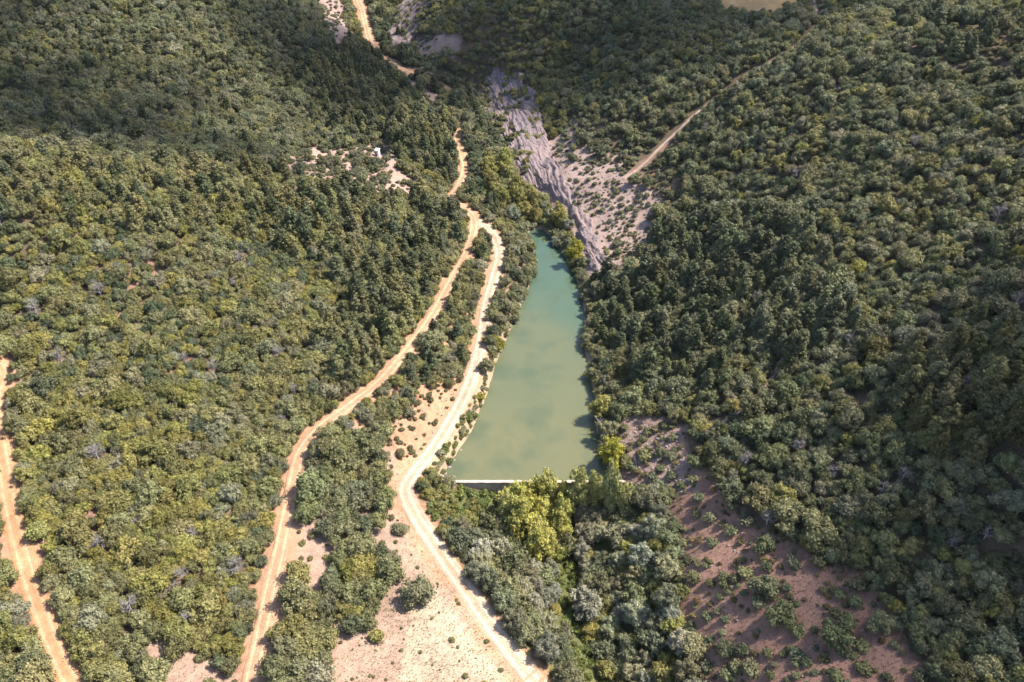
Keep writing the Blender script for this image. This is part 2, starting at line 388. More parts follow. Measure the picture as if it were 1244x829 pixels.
# ------------------------------------------------------------------ water
def water_material():
    m, nt, b = newmat('pond_water')
    n = noise(nt, 0.035, 3); g = N(nt, 'ShaderNodeNewGeometry'); s = N(nt, 'ShaderNodeSeparateXYZ')
    nt.links.new(g.outputs['Position'], s.inputs[0])
    ad = N(nt, 'ShaderNodeMath', operation='MULTIPLY_ADD'); nt.links.new(n.outputs[0], ad.inputs[0]); ad.inputs[1].default_value = 85; nt.links.new(s.outputs['Y'], ad.inputs[2])
    r = N(nt, 'ShaderNodeValToRGB'); nt.links.new(maprange(nt, ad.outputs[0], 148, 250, 0, 1), r.inputs[0])
    e = r.color_ramp.elements; e[0].position = 0.05; e[0].color = (0.108, 0.109, 0.058, 1); e[1].position = 1; e[1].color = (0.048, 0.082, 0.060, 1)
    q = e.new(.45); q.color = (0.088, 0.100, 0.058, 1); q = e.new(.7); q.color = (0.060, 0.092, 0.062, 1)
    n3 = noise(nt, 0.11, 3)
    nt.links.new(mixc(nt, maprange(nt, n3.outputs[0], .48, .68, 0, .55), r.outputs[0], (0.048, 0.072, 0.045)), b.inputs['Base Color'])
    b.inputs['Roughness'].default_value = 0.08; b.inputs['IOR'].default_value = 1.33; b.inputs['Specular IOR Level'].default_value = 0.5
    n2 = noise(nt, 2.2, 4); bump(nt, b, n2.outputs[0], 0.12, 0.05)
    return m
wpoly = np.array([(np.mean(pond[:, 0]) + (x-np.mean(pond[:, 0])), y) for x, y in pond])
cen = pond.mean(0); nrm = []
for i in range(len(pond)):
    t = pond[(i+1) % len(pond)] - pond[i-1]; n_ = np.array([-t[1], t[0]]); n_ /= np.linalg.norm(n_)+1e-9; nrm.append(n_)
area = 0.5*np.sum(pond[:, 0]*np.roll(pond[:, 1], -1) - np.roll(pond[:, 0], -1)*pond[:, 1])
wp = pond + np.array(nrm)*(1.2 if area < 0 else -1.2)
wp[:, 1] = np.maximum(wp[:, 1], DAM_Y + 0.15)
me = bpy.data.meshes.new('pond_water'); me.from_pydata([(x, y, 0) for x, y in wp], [], [tuple(range(len(wp)))]); me.materials.append(water_material())
me.update()
structure('pond_water', me, 'still green pond water behind the straight dam')

# ------------------------------------------------------------------ dam
dam = bpy.data.objects.new('dam', None); col.objects.link(dam); dam.location = (DAM_X0, DAM_Y, 0)
tag(dam, 'straight low masonry dam with a pale concrete crest across the foot of the pond', 'dam')
L = DAM_X1-DAM_X0; xs = np.linspace(0, L, 60)
v = []; f = []
gz = height(DAM_X0+xs, np.full(60, DAM_Y-1.5)) - .8
for i, x in enumerate(xs):
    j = 0.05*math.sin(i*2.3)
    v += [(x, .2, -3), (x, .2, .48), (x, -.24+j, .48), (x, -.7+j, min(gz[i], -.3))]
for i in range(59):
    for k in range(3): f.append((i*4+k, i*4+4+k, i*4+5+k, i*4+1+k))
o = link('wall', merge_mesh('dam_wall', [(v, f)], M_damstone), dam)
v = []; f = []
for i, x in enumerate(xs):
    j = .03*math.sin(i*1.7); v += [(x, .28+j, .42), (x, .28+j, .66), (x, -.36-j, .66+.02*math.sin(i)), (x, -.36-j, .42)]
for i in range(59):
    for k in range(4): f.append((i*4+k, i*4+4+k, i*4+4+(k+1) % 4, i*4+(k+1) % 4))
f += [(0, 1, 2, 3), (59*4+3, 59*4+2, 59*4+1, 59*4)]
link('crest', merge_mesh('dam_crest', [(v, f)], M_concrete), dam)

# ------------------------------------------------------------------ track strips with ruts
TCOL = {'main': ((0.60, 0.455, 0.345), (0.43, 0.30, 0.21)), 'upper': ((0.54, 0.35, 0.225), (0.40, 0.235, 0.145)), 'left': ((0.52, 0.325, 0.20), (0.43, 0.23, 0.12)), 'hill': ((0.36, 0.265, 0.21), (0.34, 0.25, 0.2)), 'gap': ((0.38, 0.28, 0.24), (0.36, 0.26, 0.22))}
TLAB = {'main': 'pale dirt track along the left shore of the pond', 'upper': 'orange dirt track through the wood left of the pond and up the valley', 'left': 'orange dirt track at the left edge of the photo', 'hill': 'thin footpath climbing the right hillside', 'gap': 'short bare path in the wood right of the pond'}
TNAME = {'main': 'dirt_track', 'upper': 'dirt_track', 'left': 'dirt_track', 'hill': 'footpath', 'gap': 'footpath'}
for ti, (k, t) in enumerate(track_xy.items()):
    w = TRACKS[k][1]; dt = np.gradient(t, axis=0); dt /= np.linalg.norm(dt, axis=1, keepdims=True)+1e-9; nr = np.c_[-dt[:, 1], dt[:, 0]]
    us = np.array([-1, -.82, -.62, -.46, -.3, -.12, .12, .3, .46, .62, .82, 1]); V = []; C = []
    s = np.arange(len(t))
    for u in us:
        wob = 1 + .22*(fbm(s*.13+u*5+ti*11, s*0+u*3, 3)-.5)*2*(abs(u) > .7)
        p = t + nr*(u*w/2*wob)[:, None]
        rut = 1.0 if abs(abs(u)-.46) < .1 else 0.0
        z = height(p[:, 0], p[:, 1]) + 0.10 - 0.07*rut - 0.08*(abs(u) > .9) + .006*ti
        V.append(np.c_[p, z])
        a, b_ = (np.array(q) for q in TCOL[k]); mixr = max(rut, .35 if .2 < abs(u) < .7 else 0)
        cc = np.broadcast_to(b_*(1-mixr) + a*mixr, (len(t), 3)) * (0.9+.2*fbm(s*.2+ti, s*0+u, 2))[:, None]
        if abs(u) < .2:
            g_ = sstep(.55, .75, fbm(s*.07+ti*3, s*0+2, 3))[:, None]*.4; cc = cc*(1-g_) + np.array([.30, .24, .12])*g_
        C.append(cc)
    m_, n_ = len(us), len(t); V = np.concatenate(V); C = np.concatenate(C)*0.8; ii = np.arange(m_*n_).reshape(m_, n_)
    F = np.stack([ii[:-1, :-1], ii[:-1, 1:], ii[1:, 1:], ii[1:, :-1]], -1).reshape(-1, 4)[:, ::-1]
    me = mesh_np(TNAME[k], V, F, M_track, True)
    at = me.color_attributes.new('soil', 'FLOAT_COLOR', 'POINT'); at.data.foreach_set('color', np.c_[C, np.ones(len(C))].astype(np.float32).ravel())
    structure(TNAME[k], me, TLAB[k])

# ------------------------------------------------------------------ bare rock faces with tilted strata
def rock_face(poly_px, a_px, b_px, amp, label, step=0.3):
    a = np.array(poly_px, float); g = ground_at(a[:, 0], a[:, 1])[:, :2]
    ab = ground_at(np.array([a_px[0], b_px[0]], float), np.array([a_px[1], b_px[1]], float))[:, :2]
    dr = ab[1]-ab[0]; dr /= np.linalg.norm(dr); nr_ = np.array([-dr[1], dr[0]])
    q = np.c_[g @ dr, g @ nr_]; lo = q.min(0)-2; hi = q.max(0)+2
    S, T = np.meshgrid(np.arange(lo[0], hi[0], step*1.6), np.arange(lo[1], hi[1], step))
    X = S*dr[0]+T*nr_[0]; Y = S*dr[1]+T*nr_[1]
    dist = seg_dist(S, T, q, True); ins_ = inside(S, T, q)
    sd_ = np.where(ins_, dist, -dist) + (fbm(S/5, T/3, 3)-.5)*5
    T2 = T + (fbm(S/14, T/7, 3)-.5)*5
    rid = 1-np.abs(2*fbm(S/26, T2/1.3, 3)-1)*2.4; rid2 = fbm(S/9+50, T2/.8, 3); rid3 = 1-np.abs(2*fbm(S/6+20, T2/.55, 2)-1)*2
    gul = sstep(.5, .36, fbm(S/40+9, T2/4.5, 2))
    z = height(X, Y) + .8 + .6*amp + amp*(rid*.55 + (rid2-.5)*1.1 - gul*1.1 + rid3*.35) + (fbm(S/1.3, T/1.3, 3)-.5)*.8
    z = np.where(sd_ < 2.2, height(X, Y) - .45 + (z-height(X, Y)+.45)*sstep(-.4, 2.2, sd_), z)
    n0, n1 = S.shape; ii = np.arange(n0*n1).reshape(n0, n1)
    F = np.stack([ii[:-1, :-1], ii[:-1, 1:], ii[1:, 1:], ii[1:, :-1]], -1).reshape(-1, 4)
    keep = (sd_.ravel()[F] > -.6).all(1); F = F[keep]
    used = np.unique(F); remap = np.zeros(n0*n1, int); remap[used] = np.arange(len(used))
    V = np.c_[X.ravel(), Y.ravel(), z.ravel()][used]
    structure('rock_face', mesh_np('rock_face', V, remap[F], M_rock, False), label)
rock_face(SLAB, (600, 110), (690, 270), .65, 'bare mauve-grey rock slope with steep ribs above the head of the pond')
rock_face(SLAB2, (520, 10), (475, 50), .8, 'bare grey rock slope at the top of the valley beside the track')

# ------------------------------------------------------------------ tree shapes
def leaves_mesh(name, p, n, s, cores, mat):
    m = len(p); n = n/(np.linalg.norm(n, axis=1, keepdims=True)+1e-9)
    r = rng.normal(size=(m, 3)); a = np.cross(n, r); a /= np.linalg.norm(a, axis=1, keepdims=True)+1e-9; b = np.cross(n, a)
    s = s[:, None]; L_ = a*s; B_ = b*s*rng.uniform(.5, .85, (m, 1)); cup = n*s*.25
    v = np.stack([p-L_-cup*.5, p-B_+cup*.3, p+L_-cup*.5, p+B_+cup*.3], 1).reshape(-1, 3)
    f = np.arange(4*m).reshape(m, 4); lf = rng.random(m)
    for c0, rad in cores:
        k = len(v); cv, cf = ICO
        v = np.concatenate([v, c0 + cv*rad*rng.uniform(.85, 1.12, (len(cv), 1))]); f = np.concatenate([f, cf+k]); lf = np.concatenate([lf, np.full(len(cf), .5)])
    me = mesh_np(name, v, f, mat); at = me.attributes.new('leaf', 'FLOAT', 'FACE'); at.data.foreach_set('value', lf.astype(np.float32))
    return me
def quad_sphere():
    V = []; F = []; n, k = 8, 5
    for i in range(k):
        th = math.pi*(i+.35)/(k-.3)
        for j in range(n): V.append((math.sin(th)*math.cos(2*math.pi*j/n), math.sin(th)*math.sin(2*math.pi*j/n), math.cos(th)))
    for i in range(k-1):
        for j in range(n): F.append((i*n+j, (i+1)*n+j, (i+1)*n+(j+1) % n, i*n+(j+1) % n))
    F.append((0, 2, 4, 6)); F.append((k*n-2, k*n-4, k*n-6, k*n-8))
    return np.array(V), np.array(F)
ICO = quad_sphere()
def sphere_pts(n):
    v = rng.normal(size=(n, 3)); return v/np.linalg.norm(v, axis=1, keepdims=True)
def lobed_crown(name, lobes, dens, leaf, jitter=.9, up=.25, core=.78, squash=1.0, rag=.16):
    P_, N_, S_ = [], [], []; cen_ = np.array([l[0] for l in lobes]); rad_ = np.array([l[1] for l in lobes])
    for c0, r in lobes:
        k = int(dens*12.6*r*r/(leaf*leaf*1.4)); q = sphere_pts(k)
        p = c0 + q*np.array([1, 1, squash])*r*(1+rag*rng.normal(size=(k, 1)))
        dd = np.linalg.norm((p[:, None]-cen_[None])/np.array([1, 1, squash]), axis=2)/rad_[None]
        ok = (dd > .86).all(1) | (rng.random(k) < .06); ok &= p[:, 2] > .12
        P_.append(p[ok]); N_.append((q + jitter*rng.normal(size=(k, 3))*.6 + np.array([0, 0, up]))[ok]); S_.append(leaf*rng.uniform(.6, 1.35, ok.sum()))
    cores = [(c0, np.array([r, r, r*squash])*core) for c0, r in lobes]
    return leaves_mesh(name, np.concatenate(P_), np.concatenate(N_), np.concatenate(S_), cores, M_leaf)
def trunk_mesh(name, hgt, r, limbs, spread):
    ch = []; bend = rng.normal(size=2)*.06*hgt
    ch.append(tube([(0, 0, -.6), (0, 0, .1), (bend[0]*.5, bend[1]*.5, hgt*.5), (bend[0], bend[1], hgt)], [r*1.5, r*1.1, r*.8, r*.35], 7))
    for k in range(limbs):
        a = 2*math.pi*k/limbs + rng.uniform(-.4, .4); z0 = hgt*rng.uniform(.3, .7); e = spread*rng.uniform(.7, 1)
        ch.append(tube([(0, 0, z0), (math.cos(a)*e*.5, math.sin(a)*e*.5, z0+e*.35), (math.cos(a)*e, math.sin(a)*e, z0+e*.6)], [r*.5, r*.35, r*.12], 5))
    return merge_mesh(name, ch, M_bark)
def oak(i, R=2.2, leaf=.185):
    nl = int(rng.integers(9, 18)); flat = rng.uniform(.65, 1.0); lobe = (.2, rng.uniform(.38, .52)); sk = rng.normal(size=2)*.22*R
    lobes = [(np.array([0, 0, R*.75]), R*.55)]
    for k in range(nl):
        z = 1 - 1.35*(k+.5)/nl; a = k*2.4 + rng.uniform(-.5, .5); rr = math.sqrt(max(0, 1-z*z))
        lr = R*rng.uniform(*lobe); d0 = R*rng.uniform(.42, .92)
        lobes.append((np.array([rr*math.cos(a)*d0*rng.uniform(.9, 1.2)+sk[0]*(z+.3), rr*math.sin(a)*d0+sk[1]*(z+.3), R*.72 + z*d0*flat]), lr))
    return lobed_crown('crown', lobes, 1.05, leaf, squash=rng.uniform(.8, 1.08), rag=.22), trunk_mesh('trunk', R*.9, .16, 4, R*.6)
def willow(i):
    R = 3.0; lobes = [(np.array([0, 0, R*.9]), R*.5)]
    for k in range(26):
        z = 1 - 1.5*(k+.5)/26; a = k*2.4 + rng.uniform(-.6, .6); rr = math.sqrt(max(0, 1-z*z)); d0 = R*rng.uniform(.55, .92)
        lobes.append((np.array([rr*math.cos(a)*d0, rr*math.sin(a)*d0, R*.95+z*d0*.95]), R*rng.uniform(.17, .3)))
    return lobed_crown('crown', lobes, 1.0, .19, rag=.22), trunk_mesh('trunk', R*1.1, .22, 5, R*.6)
def pine(i):
    H, R = 7.0, 2.1; lobes = []; z = 1.0; k = 0
    while z < H*.98:
        f = 1-(z-1.0)/(H-.7); rr = R*(f**.6)*rng.uniform(.75, 1.1); n = max(1, int(2+5*f)); a0 = rng.uniform(0, 6)
        for j in range(n):
            a = a0 + 2*math.pi*j/n + rng.uniform(-.35, .35); d0 = rr*rng.uniform(.5, .85); lr = (.34+.42*f)*rng.uniform(.8, 1.3)
            lobes.append((np.array([math.cos(a)*d0, math.sin(a)*d0, z + rng.uniform(-.25, .25)]), lr))
        z += .6+.45*f
    lobes.append((np.array([0, 0, H*.97]), .3)); lobes.append((np.array([0, 0, H*.5]), .8)); lobes.append((np.array([0, 0, H*.3]), 1.05))
    return lobed_crown('crown', lobes, 1.0, .19, jitter=1.1, up=.5, squash=.72, rag=.25), trunk_mesh('trunk', H*.9, .17, 5, R*.6)
def poplar(i):
    H, R = 8.8, 2.6; lobes = []; n = 24
    for k in range(n):
        f = (k+.5)/n; z = 1.2 + f*(H-1.7); w = R*math.sqrt(max(.05, 1-((f-.42)/.62)**2))
        a = k*2.4 + rng.uniform(-.7, .7); d0 = w*rng.uniform(.35, 1.0)
        lobes.append((np.array([math.cos(a)*d0, math.sin(a)*d0, z+rng.uniform(-.4, .4)]), rng.uniform(.55, 1.2)*(1-.3*f)))
    for z in (.3, .5, .68): lobes.append((np.array([rng.uniform(-.4, .4), rng.uniform(-.4, .4), H*z]), 1.2))
    return lobed_crown('crown', lobes, 1.0, .21, jitter=1.2, up=.4, squash=1.15, rag=.28), trunk_mesh('trunk', H*.85, .2, 6, R*.7)
def bush(i):
    R = 1.0; lobes = [(np.array([0, 0, .38]), .5)]
    for k in range(8):
        a = k*2.4; d0 = rng.uniform(.3, .62); lobes.append((np.array([math.cos(a)*d0, math.sin(a)*d0, rng.uniform(.25, .6)]), rng.uniform(.26, .42)))
    st = merge_mesh('stems', [tube([(0, 0, -.3), (math.cos(a)*.2, math.sin(a)*.2, .3), (math.cos(a)*.45, math.sin(a)*.45, .6)], [.05, .04, .015], 4) for a in (0, 1.3, 2.6, 3.9, 5.1)], M_bark)
    return lobed_crown('crown', lobes, 1.0, .13, squash=.9, rag=.2), st
def dead(i):
    ch = []; tw = []
    H = 4.2; base = [(0, 0, -.5), (.05, 0, 1), (.12*rng.normal(), .1*rng.normal(), 2.4), (.3*rng.normal(), .3*rng.normal(), H)]
    ch.append(tube(base, [.17, .13, .09, .02], 6))
    for k in range(22):
        f = rng.uniform(.22, .92); p0 = np.array([np.interp(f*H, [0, 1, 2.4, H], [b[c_] for b in [(0, 0, 0)]+base[1:]]) for c_ in (0, 1)]+[f*H]); a = k*2.4+rng.uniform(-.4, .4)
        e = (1.9-1.1*f)*rng.uniform(.7, 1.15); dv = np.array([math.cos(a), math.sin(a), rng.uniform(.25, .8)])
        p1 = p0+dv*e*.5; p2 = p0+dv*e+np.array([0, 0, .2*e]); tw.append(tube([p0, p1, p2], [.06, .045, .02], 4))
        for j in range(11):
            g_ = rng.uniform(.3, 1); q0 = p0+(p2-p0)*g_; dq = sphere_pts(1)[0]*.8+dv*.5; q1 = q0+dq*rng.uniform(.35, .8)
            tw.append(tube([q0, (q0+q1)/2+rng.normal(size=3)*.04, q1], [.03, .024, .012], 3))
    return merge_mesh('branches', tw, M_twig), merge_mesh('trunk', ch, M_greywood)
KINDS = {
 'holm_oak': ([oak(i) for i in range(12)], 2.2, 'crown', 'trunk'),
 'willow_tree': ([willow(i) for i in range(4)], 3.0, 'crown', 'trunk'),
 'pine_tree': ([pine(i) for i in range(5)], 2.0, 'crown', 'trunk'),
 'poplar_tree': ([poplar(i) for i in range(4)], 2.5, 'crown', 'trunk'),
 'bush': ([bush(i) for i in range(5)], 1.0, 'crown', 'stems'),
 'dead_tree': ([dead(i) for i in range(4)], 2.0, 'branches', 'trunk'),
}

# ------------------------------------------------------------------ where the plants stand
T_OLIVE = (0.175, 0.165, 0.068); T_YELLOW = (0.20, 0.182, 0.056); T_GREY = (0.185, 0.176, 0.098); T_DARK = (0.092, 0.105, 0.052)
T_PINE = (0.098, 0.108, 0.052); T_PINEY = (0.175, 0.165, 0.072); T_POP = (0.30, 0.28, 0.07); T_SILVER = (0.24, 0.235, 0.15); T_BUSH = (0.135, 0.12, 0.055); T_BRAMBLE = (0.125, 0.145, 0.04)
T_RIGHT = (0.142, 0.145, 0.074); T_BROWN = (0.15, 0.115, 0.045)
# zone: (outline, density 0-1, [(kind, weight, rmin, rmax, tint), ...])
OAKL = [('holm_oak', 6, .95, 2.15, T_OLIVE), ('holm_oak', 2.5, .95, 2.0, T_YELLOW), ('holm_oak', 2.2, .95, 2.1, T_GREY), ('holm_oak', 1.6, 1.0, 2.1, T_DARK)]
OAKR = [('holm_oak', 6, 1.15, 2.4, T_RIGHT), ('holm_oak', 1.6, 1.15, 2.3, T_GREY), ('holm_oak', 2, 1.1, 2.2, T_DARK), ('holm_oak', 2.5, 1.2, 2.2, T_OLIVE), ('holm_oak', .7, 1.1, 2.0, T_YELLOW), ('bush', .6, .7, 1.2, T_BUSH)]
ZONES = [
 ('left', None, 1.0, OAKL),
 ('right', [(640,-60),(700,60),(700,200),(760,300),(715,350),(722,470),(760,560),(830,650),(850,960),(1500,960),(1500,-60)], 1.0, OAKR),
 ('farleft', [(-200,-60),(400,-60),(440,80),(520,150),(480,230),(350,212),(200,200),(-200,185)], .95, [('holm_oak', 6, 1.2, 2.2, T_RIGHT), ('holm_oak', 2, 1.2, 2.2, T_GREY), ('holm_oak', 3, 1.1, 2, T_OLIVE), ('pine_tree', .6, 1.2, 1.8, T_PINE), ('bush', 1, .7, 1.2, T_BUSH)]),
 ('yellowleft', [(0,520),(140,470),(220,520),(280,620),(290,760),(140,829),(0,760)], 1.0, [('holm_oak', 5, 1.1, 2.3, T_YELLOW), ('holm_oak', 4, 1.1, 2.3, T_OLIVE), ('holm_oak', 1.5, 1.1, 2.2, T_GREY)]),
 ('pinecrest', [(-200,185),(200,205),(350,212),(490,238),(470,280),(330,300),(150,280),(-200,260)], 1.0, [('pine_tree', 3.5, 1.2, 2.0, T_PINEY), ('pine_tree', .8, 1.3, 2.0, T_PINE), ('holm_oak', 7, 1.3, 2.2, T_OLIVE), ('holm_oak', 2, 1.3, 2.2, T_YELLOW)]),
 ('pineleft', [(340,235),(480,235),(555,262),(562,300),(530,360),(480,430),(420,480),(380,440),(420,360),(330,300)], 1.0, [('pine_tree', 4, 1.4, 2.3, T_PINE), ('pine_tree', 3, 1.4, 2.2, T_PINEY), ('holm_oak', 5, 1.3, 2.3, T_OLIVE), ('holm_oak', 1.5, 1.3, 2.3, T_GREY)]),
 ('pineup', [(360,95),(440,60),(520,130),(555,160),(550,225),(490,195),(420,170)], 1.0, [('pine_tree', 4, 1.3, 2.1, T_PINE), ('pine_tree', 2, 1.3, 2, T_PINEY), ('holm_oak', 3, 1.2, 2, T_RIGHT), ('holm_oak', 2, 1.2, 2, T_OLIVE)]),
 ('pineright', [(770,290),(900,250),(1000,300),(1040,400),(960,450),(900,420),(860,480),(780,470),(720,400),(720,350)], 1.0, [('pine_tree', 5, 1.4, 2.4, T_PINE), ('pine_tree', 2, 1.4, 2.3, T_RIGHT), ('holm_oak', 3, 1.4, 2.6, T_RIGHT), ('holm_oak', 1, 1.4, 2.4, T_GREY)]),
 ('pineright2', [(1080,420),(1244,390),(1400,400),(1400,620),(1200,600),(1100,540)], 1.0, [('pine_tree', 5, 1.5, 2.5, (0.145, 0.138, 0.06)), ('holm_oak', 3, 1.4, 2.6, T_RIGHT)]),
 ('thin_tr', [(1080,20),(1244,30),(1400,60),(1400,130),(1244,110),(1120,90)], .8, [('holm_oak', 3, 1.3, 2.3, T_DARK), ('pine_tree', 1.5, 1.3, 2, T_PINE), ('bush', 7, .7, 1.3, (0.13, 0.11, 0.045)), ('holm_oak', 2, 1.3, 2.2, T_OLIVE)]),
 ('scatter_r', [(690,140),(760,130),(830,180),(830,250),(790,300),(760,280),(700,220)], .9, [('holm_oak', 4, 1.2, 2.2, T_RIGHT), ('bush', 4, .6, 1.2, T_BUSH), ('bush', 3, .7, 1.3, T_RIGHT)]),
 ('scree', ZB['scree'], .74, [('bush', 6, .25, .8, T_BUSH), ('bush', 4, .4, 1.1, T_RIGHT), ('holm_oak', .5, 1.1, 1.7, T_RIGHT)]),
 ('stream', [(470,20),(500,60),(560,100),(590,150),(625,210),(650,262),(640,280),(600,268),(575,240),(570,180),(545,120),(470,70),(445,20)], 1.0, [('holm_oak', 4, 1.5, 2.6, T_DARK), ('willow_tree', 1.2, 1.7, 2.4, T_GREY), ('pine_tree', 1.5, 1.4, 2, T_PINE), ('holm_oak', 2, 1.5, 2.4, T_RIGHT)]),
 ('streampop', [(582,190),(612,200),(660,250),(690,268),(700,290),(672,282),(640,270),(600,250)], 1.0, [('poplar_tree', 5, 1.5, 2.2, (0.24, 0.22, 0.065)), ('willow_tree', 1.5, 1.6, 2.3, T_SILVER), ('holm_oak', 2, 1.4, 2.2, T_OLIVE)]),
 ('shore_l', [(606,285),(635,290),(645,330),(625,385),(600,440),(592,440),(600,380),(612,330)], 1.0, [('holm_oak', 5, 1.3, 2.1, T_RIGHT), ('willow_tree', 2, 1.4, 1.9, T_GREY), ('bush', 2, .8, 1.3, T_OLIVE)]),
 ('shore_l2', [(598,440),(588,480),(565,530),(545,560),(538,560),(560,520),(580,470),(590,440)], .9, [('bush', 6, .6, 1.2, T_BRAMBLE), ('bush', 4, .7, 1.3, T_YELLOW), ('holm_oak', 1, 1.1, 1.5, T_GREY)]),
 ('shore_r', [(700,320),(720,350),(724,420),(735,480),(760,520),(755,575),(735,560),(722,470),(708,400)], .95, [('holm_oak', 5, 1.4, 2.3, T_RIGHT), ('willow_tree', 1, 1.5, 2, T_GREY), ('bush', 2, .8, 1.3, T_POP)]),
 ('strip', [(575,285),(572,300),(590,285),(600,320),(592,380),(572,470),(540,530),(500,580),(480,600),(470,560),(430,520),(470,470),(520,410),(560,330)], .9, [('holm_oak', 7, 1.2, 2.2, T_OLIVE), ('holm_oak', 2, 1.2, 2.2, T_GREY), ('pine_tree', 1, 1.2, 1.7, T_PINE), ('bush', 5, .4, 1.0, T_BUSH)]),
 ('bare_slope', [(480,500),(540,470),(565,480),(530,540),(485,590),(465,560)], .33, [('bush', 6, .35, .8, T_BUSH), ('holm_oak', .7, 1.1, 1.6, T_GREY)]),
 ('strip2', [(340,640),(372,560),(400,512),(480,545),(492,600),(505,650),(500,700),(470,770),(405,870),(290,870),(312,780)], .22, [('bush', 3, .3, .8, T_BUSH), ('bush', 1, .4, .9, T_OLIVE)]),
 ('clump', [(385,535),(420,528),(470,560),(478,600),(478,640),(430,665),(395,655),(366,620),(370,580)], 1.0, [('holm_oak', 6, 1.6, 2.7, (0.14, 0.142, 0.07)), ('holm_oak', 3, 1.5, 2.5, T_OLIVE)]),
 ('clearing', ZB['clearing'], .16, [('bush', 1, .2, .5, T_BUSH), ('bush', 1, .2, .45, (0.17, 0.15, 0.06))]),
 ('clump2', [(335,715),(370,692),(392,725),(402,770),(398,800),(392,870),(338,870),(334,760)], 1.0, [('holm_oak', 6, 1.6, 2.6, T_OLIVE), ('holm_oak', 2, 1.5, 2.4, T_GREY)]),
 ('clump3', [(405,672),(440,667),(490,680),(495,700),(470,712),(455,716),(462,765),(440,778),(402,745)], 1.0, [('holm_oak', 5, 1.5, 2.5, (0.14, 0.142, 0.07)), ('holm_oak', 2, 1.4, 2.2, T_YELLOW)]),
 ('clearing2', [(470,690),(520,680),(545,720),(560,829),(405,860),(408,770),(470,768)], .14, [('bush', 1, .2, .5, T_BUSH), ('bush', 1, .2, .4, (0.17, 0.15, 0.06))]),
 ('lower_right', ZB['lower_right'], .79, [('bush', 4, .3, 1.0, T_BUSH), ('bush', 5, .5, 1.5, T_RIGHT), ('holm_oak', 1.0, 1.1, 1.9, T_RIGHT), ('bush', 3, .25, .6, T_BROWN)]),
 ('upperleft', ZB['upperleft'], .34, [('bush', 5, .7, 1.4, T_RIGHT), ('holm_oak', 1.5, 1.2, 1.9, T_RIGHT), ('bush', 2, .5, .9, T_BUSH)]),
 ('dambank', [(512,594),(600,592),(640,600),(620,640),(560,640),(525,625)], 1.0, [('bush', 8, .8, 1.5, T_YELLOW), ('bush', 6, .8, 1.5, T_BRAMBLE), ('holm_oak', 1, 1.1, 1.6, T_OLIVE)]),
 ('below', [(560,640),(640,610),(785,600),(815,640),(830,720),(850,870),(690,870),(640,790),(590,720)], 1.0, [('willow_tree', 4, 1.8, 2.7, T_GREY), ('willow_tree', 3, 1.8, 2.8, T_SILVER), ('holm_oak', 4, 1.6, 2.6, T_RIGHT), ('holm_oak', 2, 1.4, 2.2, T_YELLOW)]),
 ('ditch', [(668,690),(695,690),(712,760),(740,829),(750,870),(700,870),(690,800)], .9, [('bush', 8, .7, 1.5, T_BRAMBLE), ('bush', 4, .7, 1.4, (0.14, 0.16, 0.035))]),
 ('popdam', [(615,600),(665,598),(690,640),(680,690),(640,690),(612,650)], .9, [('poplar_tree', 6, 1.8, 2.5, T_POP), ('holm_oak', 1, 1.5, 2, T_BRAMBLE)]),
 ('lowerleft', ZB['lowerleft'], .3, [('bush', 2, .4, .9, T_BUSH), ('holm_oak', 1, 1.3, 2.0, T_OLIVE)]),
 ('topbare', ZB['topbare'], .22, [('bush', 1, .6, 1.2, T_RIGHT)]),
 ('roadrock', ZB['roadrock'], .15, [('bush', 1, .5, 1.0, T_RIGHT)]),
 ('meadow', ZB['meadow'], 0, []),
 ('shelf', ZB['shelf'], .35, [('bush', 1, .6, 1.3, T_DARK)]),
]
